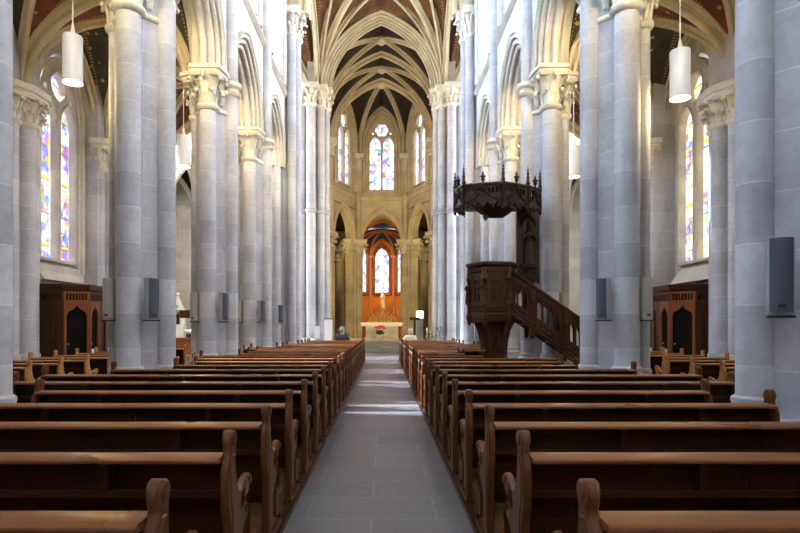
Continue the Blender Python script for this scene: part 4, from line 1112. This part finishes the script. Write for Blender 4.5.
# ------------------------------------------------------------------ confessionals
def confessional(s):
    t = thing('confessional', 'dark wooden confessional with arched doors under the %s aisle window' % SIDE[s], 'confessional', (s*8.5, 15.7, 0), 0, 'confessionals in the aisles')
    TT = Matrix.Translation((-s*8.5, -15.7, 0))
    plan = [(9.22,14.55),(8.20,14.55),(7.76,15.0),(7.76,16.4),(8.20,16.85),(9.22,16.85)]
    pts = [(s*x, y) for x, y in plan]
    def pt(mb, nm, mat, bev=0, par=None): return mb.build(nm, mat, par or t, bev, 38, Matrix.Identity(4) if par else TT)
    m = MB(); m.stack(pts, [(2.42,.0),(2.46,.05),(2.52,.06),(2.58,.10),(2.62,.10),(2.63,.06)]); pt(m, 'cornice', CONF)
    m = MB(); m.stack(pts, [(0,.03),(.1,.03),(.13,.0),(.14,-.02)]); pt(m, 'plinth', CONF)
    m = MB(); m.stack([(x + s*.1, y) for x, y in pts], [(.1,-.2),(2.4,-.2)]); pt(m, 'dark_interior', DRK)
    for k in range(5):
        a, b = Vector((*pts[k],0)), Vector((*pts[k+1],0))
        if s > 0: a, b = b, a
        w = (b-a).length; 
        n = (b-a).normalized().cross(Vector((0,0,1))); mid = (a+b)/2; cen = Vector((s*8.7,15.7,0))
        if n.dot(mid - cen) < 0: a, b = b, a
        M = frame_mat(a, b)
        def slots(x0, x1, z0, z1, num): return [lancet((x1-x0)/num*.3, z0, z1-.05, z1, x0 + (x1-x0)*(i+.5)/num, 3) for i in range(num)]
        if k in (1, 3) or k == 2:
            ops = [(0, w)] if k != 2 else [(0, w*.36), (w*.36, w*.64+.0), (w*.64, w)]
            for q, (x0, x1) in enumerate(ops):
                ww = x1 - x0; c = (x0+x1)/2
                og = [(x0+.07,.14),(x0+.07,1.78),(x0+.10,1.88),(c-ww*.2,1.94),(c-ww*.08,1.98),(c,2.08),(c+ww*.08,1.98),(c+ww*.2,1.94),(x1-.10,1.88),(x1-.07,1.78),(x1-.07,.14)]
                if k == 2 and q == 1:
                    m = MB(); m.plate([[(x0,.12),(x1,.12),(x1,2.18),(x0,2.18)], [(x0+.09,.3),(x1-.09,.3),(x1-.09,1.95),(x0+.09,1.95)]], .06, M, .006); pt(m, 'panel_frame', CONL if False else CONF)
                    m = MB(); m.box(0,1,0,1,0,1, M @ Matrix.Translation((x0+.05,.2,-.03)) @ Matrix.Diagonal((ww-.1,1.9,.02,1))); pt(m, 'panel', CONF)
                else:
                    m = MB(); m.plate([[(x0,.12),(x1,.12),(x1,2.18),(x0,2.18)], og], .06, M, .008); pt(m, 'door_frame', CONL)
                    m = MB(); m.plate([[(x0+.06,.14),(x1-.06,.14),(x1-.06,2.1),(x0+.06,2.1)]], .015, M @ Matrix.Translation((0,0,-.04))); d = pt(m, 'door', DRK)
                    m = MB(); m.ring_sphere(M @ Vector((x0+.12,1.05,-.01)), .022); pt(m, 'door_knob', GOLD, 0, d)
                    if k == 2 and q == 0 or (k == 2 and q == 2):
                        m = MB(); m.plate([[(c-.11,.62),(c+.07,.62),(c+.07,.90),(c-.11,.90)]], .006, M @ Matrix.Translation((0,0,-.028))); pt(m, 'notice_sheet', WHT, 0, d)
        else:
            m = MB(); m.plate([[(0,.12),(w,.12),(w,2.18),(0,2.18)], [(.12,.3),(w-.12,.3),(w-.12,2.0),(.12,2.0)]], .06, M, .008); pt(m, 'side_panel_frame', CONF)
            m = MB(); m.plate([[(.1,.28),(w-.1,.28),(w-.1,2.02),(.1,2.02)]], .02, M @ Matrix.Translation((0,0,-.02))); m.plate([[(.26,.5),(w-.26,.5),(w-.26,1.8),(.26,1.8)]], .03, M @ Matrix.Translation((0,0,-.005)), .008); pt(m, 'side_panel', CONF)
        m = MB(); num = max(4, int(w/.085)); m.plate([[(0,2.16),(w,2.16),(w,2.44),(0,2.44)]] + slots(.05, w-.05, 2.21, 2.39, num), .05, M, .005); pt(m, 'frieze', CONL if k in (1,) else CONF)
    return t
confessional(-1); confessional(1)

# ------------------------------------------------------------------ altar group
FZ = .505
m = MB(); m.box(-2.3, 2.3, 35.9, 38.4, FZ, FZ + .15); tag(m.build('altar_step', STEP, None, .01), 'pale stone platform under the altar', 'platform')
alt = thing('altar', 'white topped stone altar table at the end of the aisle', 'altar', (0, 37.2, FZ + .15))
z0 = 0
m = MB(); m.box(-1.05,1.05,-.3,.3,0,.80); m.stack([(-1.1,-.34),(1.1,-.34),(1.1,.34),(-1.1,.34)], [(0,.0),(.1,.0),(.14,-.05)]); m.build('block', SW, alt, .006)
m = MB(); m.box(-1.37,1.37,-.45,.45,.86,1.06); m.box(-1.28,1.28,-.40,.40,.80,.86); m.build('table_top', MARB, alt, .012)
for s in (-1,1):
    m = MB(); m.lathe([(.12,0),(.12,.1),(.08,.14),(.07,.62),(.12,.72),(.13,.80)], s*1.22, -.15, 14); m.build('column', CHF, alt)
fl = thing('flower_arrangement', 'pink flowers in a white pot on the step before the altar', 'flowers', (-.10, 36.3, FZ + .15))
m = MB(); m.lathe([(.14,0),(.22,.05),(.27,.18),(.28,.26),(.24,.26)], 0, 0, 16); m.build('pot', WHT, fl)
rnd = random.Random(3)
m = MB()
for k in range(16):
    a = rnd.random()*2*PI; r = .28*math.sqrt(rnd.random()); m.tube([(0,0,.22),(r*.6*math.cos(a), r*.6*math.sin(a), .4),(r*math.cos(a), r*math.sin(a), .56)], [.012,.03,.02], 5)
    b = rnd.random()*2*PI; m.ring_sphere((.22*math.cos(b), .22*math.sin(b), .30+.14*rnd.random()), .07, .05, .04, 6, 4)
m.build('foliage', LEAF, fl)
for k in range(22):
    a = 2.4*k; r = .34*math.sqrt((k+.5)/22); m = MB(); c = (r*math.cos(a), r*math.sin(a)*.8, .78 - .55*r*r*2 + .03*(k%3))
    m.ring_sphere(c, .075, .075, .06, 8, 5)
    for q in range(5): m.ring_sphere((c[0]+.055*math.cos(q*1.256), c[1]+.055*math.sin(q*1.256), c[2]+.02), .04, .04, .03, 6, 4)
    m.build('blossom', PINK, fl)
# high altar in the chapel behind
ha = thing('high_altar', 'gilded altarpiece below the middle chapel window, behind the altar', 'altar', (0.05, 48.9, FZ))
m = MB(); m.box(-1.35,1.35,-.4,.4,0,1.15); m.box(-1.45,1.45,-.5,.45,1.15,1.27); m.build('altar_block', MARB, ha, .01)
m = MB(); m.plate([[(-.32,1.27),(.32,1.27),(.32,2.0),(.2,2.05),(0,2.42),(-.2,2.05),(-.32,2.0)], lancet(.18,1.4,1.75,1.98,0)], .35, frame_mat((0,0,0),(1,0,0)), .02); m.box(-.2,.2,.05,.1,1.35,2.0); m.build('tabernacle', GOLD, ha)
for s in (-1,1):
    m = MB(); m.plate([[(s*.36-.0,1.27),(s*1.2,1.27),(s*1.2,1.75),(s*.9,1.8),(s*.78,2.05),(s*.66,1.8),(s*.36,1.75)], lancet(.11,1.35,1.55,1.7,s*.56,5), lancet(.11,1.35,1.6,1.8,s*.79,5), lancet(.11,1.35,1.55,1.7,s*1.02,5)], .2, frame_mat((0,0,0),(1,0,0)), .015); m.build('gilded_niches', GOLD, ha)
    for dx in (.56,.79,1.02):
        m = MB(); statue(m, s*dx, -.06, 1.3, .42); m.build('small_figure', MARB, ha)
st = thing('statue', 'white robed statue standing above the gilded altarpiece', 'statue', (0.05, 48.85, FZ + 2.42))
m = MB(); m.lathe([(.26,-.10),(.26,0),(.2,.04),(.16,.1)], 0, 0, 14); m.build('pedestal', GOLD, st)
m = MB(); statue(m, 0, 0, .08, 1.45); m.build('figure', MARB, st)
for k, (x, h) in enumerate(((-1.25,1.0),(-.95,1.3),(-.45,.9),(.48,.9),(1.0,1.3),(1.32,1.0))):
    t = thing('candlestick', 'tall gilded candlestick with white candle, %s on the high altar' % ['leftmost','second from left','just left of the tabernacle','just right of the tabernacle','second from right','rightmost'][k], 'candlestick', (.05 + x, 48.5, FZ + 1.27), 0, 'candlesticks on the high altar')
    m = MB(); m.lathe([(.09,0),(.08,.03),(.03,.08),(.025,h*.3),(.045,h*.34),(.02,h*.4),(.02,h*.58),(.06,h*.62),(.03,h*.64)], 0, 0, 10); m.build('stick', GOLD, t)
    m = MB(); m.lathe([(.028,h*.64),(.026,h),(.004,h+.02)], 0, 0, 8); m.build('candle', WAX, t)

spotlight('added warm spotlight on the right crossing pier lighting the choir entrance', (3.15, 23.6, 6.2), (-3.4, 29.4, 7.5), 900, WARM, 60)  # extra lamp added to warm the left choir entrance pier
# things standing about the choir and crossing
def lamp_pedestal():
    t = thing('lamp_pedestal', 'pale carved stone pedestal with a glowing cube lamp right of the altar', 'pedestal', (2.25, 33.0, .17))
    m = MB(); m.box(-.2,.2,-.2,.2,0,1.75); m.box(-.26,.26,-.26,.26,0,.12)
    for z in (.4,.8,1.2,1.55):
        for k in range(3): m.ring_sphere((-.12+.12*k,-.2,z), .05,.03,.06,7,4)
    m.build('pillar', SCAP, t, .008)
    m = MB(); m.box(-.19,.19,-.19,.19,1.77,2.2); m.build('glowing_lamp', plain('lantern_glow', (.9,.85,.7), .5, emit=(1.0,.86,.55), es=4.5), t, .02)
    m = MB(); m.box(-.25,.25,-.25,.25,1.74,1.78); m.build('lamp_base', GOLD, t)
lamp_pedestal()
t = thing('lectern', 'dark slim lectern standing beside the glowing pedestal', 'lectern', (1.86, 31.4, 0))
m = MB(); m.box(-.05,.05,-.04,.04,.05,1.85); m.build('post', IRON, t, .005)
m = MB(); m.box(-.22,.22,-.18,.18,0,.06); m.build('foot', IRON, t, .01)
m = MB(); m.box(-.28,.28,-.18,.18,-.02,.02, Matrix.Translation((0,0,1.9)) @ Matrix.Rotation(.35,4,'X')); m.build('desk', IRON, t, .005)
t = thing('display_board', 'white display board with a brown top edge left of the altar', 'board', (-2.62, 27.8, 0))
m = MB(); m.box(-.2,.2,-.02,.02,.75,1.83); m.build('panel', CLOTH, t)
m = MB(); m.box(-.22,.22,-.03,.03,1.83,1.87); m.build('top_rail', PUL, t)
for s in (-1,1):
    m = MB(); m.box(s*.18-.02, s*.18+.02,-.02,.02,0,.75); m.box(s*.18-.025,s*.18+.025,-.2,.2,0,.04); m.build('leg', PUL, t)
t = thing('notice_stand', 'small white notice stand left of the display board', 'stand', (-3.12, 27.4, 0))
m = MB(); m.box(-.12,.12,-.015,.015,.9,1.5); m.build('sheet', CLOTH, t)
m = MB(); m.box(-.02,.02,-.02,.02,.03,.9); m.box(-.15,.15,-.15,.15,0,.03); m.build('stand', GREYM, t)
t = thing('side_table', 'low table under a white cloth beside the left front pews', 'table', (-3.55, 26.2, 0))
m = MB(); m.stack([(-.4,-.3),(.4,-.3),(.4,.3),(-.4,.3)], [(.25,.06),(.5,.03),(.86,.01),(.90,0)]); m.build('cloth', CLOTH, t)
for sx in (-1,1):
    for sy in (-1,1):
        m = MB(); m.box(sx*.33-.02,sx*.33+.02,sy*.24-.02,sy*.24+.02,0,.3); m.build('leg', PUL, t)
t = thing('candle_stand', 'white candle on a low stand among plants right of the choir', 'candle', (2.48, 30.4, 0))
m = MB(); m.lathe([(.16,0),(.14,.04),(.03,.1),(.03,.85),(.10,.9),(.10,.93)], 0, 0, 12); m.build('stand', GOLD, t)
m = MB(); m.lathe([(.06,.93),(.06,1.4),(.005,1.42)], 0, 0, 10); m.build('candle', WAX, t)
rnd = random.Random(11)
for k, (x, y, h) in enumerate(((2.42,28.5,1.25),(3.0,28.75,1.5))):
    t = thing('potted_plant', ['lower dark leafy potted plant beside the candle stand','taller dark leafy potted plant at the right choir pier'][k], 'plant', (x, y, 0), 0, 'dark plants at the choir pier')
    m = MB(); m.lathe([(.12,0),(.17,.3),(.18,.34),(.14,.33)], 0, 0, 12); m.build('pot', CHF, t)
    m = MB()
    for q in range(70):
        a = rnd.random()*2*PI; r = .22*math.sqrt(rnd.random()); z = .4 + (h-.45)*rnd.random(); c = Vector((r*math.cos(a), r*math.sin(a), z))
        u = Vector((math.cos(a), math.sin(a), rnd.uniform(-.4,.8))).normalized(); v = Vector((-math.sin(a), math.cos(a), 0)); L = .13
        m.add([c, c+u*L*.5+v*.035+Vector((0,0,.01)), c+u*L, c+u*L*.5-v*.035+Vector((0,0,.01))], [(0,1,2,3)])
    f = m.build('foliage', LEAF, t); md = f.modifiers.new('thick','SOLIDIFY'); md.thickness = .004
    m = MB(); m.tube([(0,0,.3),(.01,0,h*.6),(0,.01,h*.85)], .015, 6); m.build('stem', PUL, t)
t = thing('white_notice', 'narrow white notice on the right crossing pier', 'notice', (3.32, 21.90, 1.66))
m = MB(); m.box(-.055,.055,-.012,.012,0,.66); m.build('board', WHT, t, .004)
m = MB(); m.box(-.065,.065,.0,.02,-.01,.67); m.build('frame', GREYM, t)
for s in (-1,1):
    t = thing('iron_bracket', 'dark bracket arm on the %s side of the apse arcade' % SIDE[s], 'bracket', (s*3.62, 38.2, 5.85), 0, 'dark bracket arms in the ambulatory')
    m = MB(); m.box(-.55 if s > 0 else -.55, .55, -.05, .05, -.06, .06); m.build('arm', PUD, t, .01)
    m = MB(); m.tube([(s*.5,0,-.5),(0,0,-.03)], .04, 6); m.build('strut', PUD, t)
    m = MB(); m.box(-.04+s*.52, .04+s*.52, -.05, .05, -.6, .1); m.build('wall_plate', PUD, t)

# left transept: gothic shrine on a side altar; right: candle stand
t = thing('side_altar', 'brown wooden side altar below the small shrine in the left transept', 'altar', (-10.3, 29.3, 0))
m = MB(); m.box(-.55,.75,-.4,.4,0,.78); m.build('body', CONL, t, .01)
m = MB(); m.box(-.62,.82,-.46,.46,.78,.9); m.build('table_top', CONL, t, .01)
t = thing('shrine', 'small pale gothic shrine with a pointed gable in the left transept', 'shrine', (-10.62, 29.3, .9))
m = MB(); m.stack([(-.36,-.3),(.36,-.3),(.36,.3),(-.36,.3)], [(0,.1),(.25,.08),(.45,-.02),(.5,0),(.6,0)]); m.build('base', SM, t)
m = MB(); m.plate([[(-.34,.6),(.34,.6),(.34,1.45),(.2,1.6),(.07,1.95),(0,2.15),(-.07,1.95),(-.2,1.6),(-.34,1.45)], lancet(.17,.68,1.15,1.42,0,6), circle2(0,1.6,.07,10)], .4, frame_mat((0,0,0),(1,0,0)), .02); m.build('gabled_niche', SM, t)
m = MB(); m.lathe([(.03,2.1),(.05,2.2),(.10,2.26),(.05,2.32),(.03,2.36)], 0, 0, 8); m.build('finial', SM, t)
m = MB(); statue(m, 0, .02, .62, .7); m.build('figure', PUD, t)
t = thing('flower_arrangement', 'white flowers in a dark pot in front of the small shrine', 'flowers', (-9.95, 28.98, .9))
m = MB(); m.lathe([(.10,0),(.14,.1),(.13,.2),(.1,.2)], 0, 0, 12); m.build('pot', IRON, t)
for k in range(12):
    a = 2.4*k; r = .22*math.sqrt((k+.5)/12); m = MB(); m.ring_sphere((r*math.cos(a), r*math.sin(a), .36-.6*r*r), .07,.07,.06,7,5); m.build('blossom', PETW, t)
t = thing('wooden_box', 'small reddish wooden box fixed beside the third left pier', 'box', (-4.76, 13.72, 1.72))
m = MB(); m.box(-.11,.11,-.08,.08,0,.17); m.build('body', CONL, t, .008)
m = MB(); m.box(-.125,.125,-.09,.09,.17,.19); m.build('lid', CONF, t, .004)
t = thing('candle_stand', 'pale turned candle stand behind the pulpit stair', 'candle stand', (8.95, 27.2, 0))
m = MB(); m.lathe([(.25,0),(.25,.1),(.12,.16),(.09,.5),(.13,.6),(.08,.7),(.08,1.4),(.16,1.55),(.2,1.6),(.2,1.64)], 0, 0, 14); m.build('column', SCAP, t)
m = MB(); m.lathe([(.07,1.64),(.07,1.98),(.01,2.0)], 0, 0, 10); m.build('candle', WAX, t)

# ------------------------------------------------------------------ two people seated in the front pews
def skin_mesh(name, joints, edges, mat, lv=2):
    me = bpy.data.meshes.new(name); names = list(joints)
    me.from_pydata([joints[n][:3] for n in names], [(names.index(a), names.index(b)) for a, b in edges], [])
    o = bpy.data.objects.new(name, me); C.objects.link(o)
    o.modifiers.new('skin', 'SKIN'); sd = o.modifiers.new('sub', 'SUBSURF'); sd.levels = lv; sd.render_levels = lv
    if not me.skin_vertices:
        bpy.context.view_layer.objects.active = o
    for i, n in enumerate(names):
        r = joints[n][3]; r = r if isinstance(r, tuple) else (r, r)
        me.skin_vertices[0].data[i].radius = r; me.skin_vertices[0].data[i].use_root = (i == 0)
    dg = bpy.context.evaluated_depsgraph_get()
    out = bpy.data.meshes.new_from_object(o.evaluated_get(dg)); bpy.data.objects.remove(o); bpy.data.meshes.remove(me)
    out.name = name; out.materials.clear(); out.materials.append(mat); out.shade_smooth(); return out
def person(label, loc, top_mat, hair_mat, skin_mat, trouser_mat, tall=1.0, turn=0):
    t = thing('person', label, 'person', loc, turn)
    t.scale = (tall,)*3
    J = {'pelvis':(0,.02,.10,.12), 'waist':(0,-.0,.28,.115), 'chest':(0,.0,.46,.14), 'neckb':(0,.01,.60,.065), 'neck':(0,.02,.67,.055), 'jaw':(0,.045,.735,.07), 'head':(0,.035,.80,.088), 'crown':(0,.02,.865,.07)}
    E = [('pelvis','waist'),('waist','chest'),('chest','neckb'),('neckb','neck'),('neck','jaw'),('jaw','head'),('head','crown')]
    for s, n in ((-1,'l'),(1,'r')):
        J.update({'hip'+n:(s*.10,.05,.09,.095),'knee'+n:(s*.12,.44,.10,.065),'ank'+n:(s*.12,.42,-.34,.042),'toe'+n:(s*.12,.56,-.40,.035),
                  'sh'+n:(s*.19,.0,.55,.062),'el'+n:(s*.25,.06,.30,.045),'wr'+n:(s*.13,.28,.20,.030),'palm'+n:(s*.09,.35,.20,.030)})
        E += [('pelvis','hip'+n),('hip'+n,'knee'+n),('knee'+n,'ank'+n),('ank'+n,'toe'+n),('chest','sh'+n),('sh'+n,'el'+n),('el'+n,'wr'+n),('wr'+n,'palm'+n)]
        for k, (dx, L) in enumerate(((-.028,.055),(-.010,.07),(.010,.068),(.028,.05))):
            J['f%d'%k+n] = (s*.09+dx, .35+L*.6, .195, .010); J['g%d'%k+n] = (s*.09+dx, .35+L, .17, .008)
            E += [('palm'+n,'f%d'%k+n),('f%d'%k+n,'g%d'%k+n)]
        J['th'+n] = (s*.05,.33,.205,.011); E.append(('wr'+n,'th'+n))
    obj('body', skin_mesh('body', J, E, skin_mat), t)
    JJ = {k:(v[0],v[1],v[2],v[3]*1.2+.01) for k, v in J.items() if k in ('pelvis','waist','chest','shl','shr','ell','elr','wrl','wrr')}
    JJ['collar'] = (0,.01,.60,.075)
    EE = [('pelvis','waist'),('waist','chest'),('chest','collar')] + [(a+n,b+n) if a != 'chest' else ('chest','sh'+n) for n in 'lr' for a, b in (('chest','sh'),('sh','el'),('el','wr'))]
    obj('jacket', skin_mesh('jacket', JJ, EE, top_mat), t)
    JT = {k:(v[0],v[1],v[2],v[3]*1.15+.008) for k, v in J.items() if k in ('pelvis','hipl','hipr','kneel','kneer','ankl','ankr')}
    ET = [('pelvis','hip'+n) for n in 'lr'] + [(a+n,b+n) for n in 'lr' for a, b in (('hip','knee'),('knee','ank'))]
    obj('trousers', skin_mesh('trousers', JT, ET, trouser_mat), t)
    m = MB()
    n1, n2 = 16, 8; rings = []
    for k in range(n2 + 1):
        a = PI/2*k/n2*1.15; r = math.sin(min(a, PI/2 + .3)); z = math.cos(a)
        rings.append([(.105*r*math.cos(2*PI*i/n1)*1.0, .012 + .118*r*math.sin(2*PI*i/n1) - .012, .80 + .135*z - (.05 if math.sin(2*PI*i/n1) < 0.2 else -.02)*k/n2) for i in range(n1)])
    m.loft(rings); m.build('hair', hair_mat, t)
    m = MB(); fy = .125
    for s in (-1,1): m.ring_sphere((s*.032, fy, .795), .012, .008, .009, 8, 5)
    m.build('eyes', BLK, t)
    m = MB(); m.ring_sphere((0, fy+.012, .770), .014, .022, .022, 8, 5); m.build('nose', skin_mat, t)
    m = MB(); m.ring_sphere((0, fy-.003, .730), .025, .008, .006, 8, 4); m.build('mouth', CHF, t)
    for s in (-1,1):
        m = MB(); m.ring_sphere((s*.092, .03, .785), .012, .022, .032, 8, 5); m.build('ear', skin_mat, t)
    for s in (-1,1):
        m = MB(); m.ring_sphere((s*.12, .50, -.415), .045, .12, .04, 10, 6); m.build('shoe', BLK, t)
SK = plain('skin_tone', (.55,.33,.24), .55)
person('person in a dark jacket with grey hair seated in the left front pew', (-1.68, 24.42, .475), plain('dark_jacket', (.025,.027,.035), .7), plain('grey_hair', (.22,.20,.18), .7), SK, plain('dark_trousers', (.03,.03,.035), .8), 1.10)
person('person in a cream top with thin hair seated in the right front pew', (1.28, 24.42, .475), plain('cream_top', (.78,.72,.60), .8), plain('thin_fair_hair', (.45,.30,.22), .6), SK, plain('brown_trousers', (.12,.08,.06), .8), 1.02)

for s in (-1, 1):  # unseen roof slabs above the aisle vaults, added to keep stray light out
    m = MB(); m.box(min(s*4.5, s*9.7), max(s*4.5, s*9.7), 1.0, 22.6, 10.9, 11.0); struct(m.build('ceiling', SW))
for x0, x1, y0, y1, z in ((-4.6,4.6,-7.8,22.6,19.0),(-13.5,13.5,22.5,31.5,19.3),(-4.2,4.2,31.5,42,18.6),(-7.6,7.6,31.6,45.2,11.2),(-2.6,2.6,45.2,51,10.2)):  # more unseen light-blocking slabs over nave, transepts, choir and chapel
    m = MB()
    if z == 11.2:
        for q in (-1, 1): m.box(min(q*4.1,q*7.6), max(q*4.1,q*7.6), y0, y1, z, z+.1)
        m.box(-4.1, 4.1, 41.4, y1, z, z+.1)
    else: m.box(x0, x1, y0, y1, z, z+.1)
    struct(m.build('ceiling', SW))
SL_ = bpy.data.lights.new('sun', 'SUN'); SL_.energy = SUNW; SL_.color = (.86,.93,1.0); SL_.angle = math.radians(2.5)
so = bpy.data.objects.new('sun', SL_); C.objects.link(so); so.location = (-30, 10, 30); so.rotation_euler = Vector((9.4,-1.5,-6.0)).to_track_quat('-Z','Y').to_euler()
# ------------------------------------------------------------------ camera, world, view
cam = bpy.data.cameras.new('camera'); co = bpy.data.objects.new('camera', cam); C.objects.link(co)
cam.sensor_fit = 'HORIZONTAL'; cam.sensor_width = 36; cam.lens = 561/800*36
cam.shift_x = (400 - 383)/800; cam.shift_y = (325 - 266.5)/800
cam.clip_end = 200; cam.clip_start = .05
co.location = (CAMX, 0, 1.55); co.rotation_euler = (PI/2, 0, 0)
SC.camera = co
w = bpy.data.worlds.new('world'); SC.world = w; w.use_nodes = True
w.node_tree.nodes['Background'].inputs[0].default_value = (.6,.7,.9,1); w.node_tree.nodes['Background'].inputs[1].default_value = 1.5
SC.view_settings.view_transform = 'Standard'; SC.view_settings.look = 'None'; SC.view_settings.gamma = 1; SC.view_settings.use_curve_mapping = False
SC.view_settings.exposure = EXPOSURE
SC.cycles.max_bounces = 8; SC.cycles.diffuse_bounces = 5; SC.cycles.glossy_bounces = 3; SC.cycles.use_denoising = True
SC.cycles.sample_clamp_indirect = 6; SC.cycles.caustics_reflective = False; SC.cycles.caustics_refractive = False
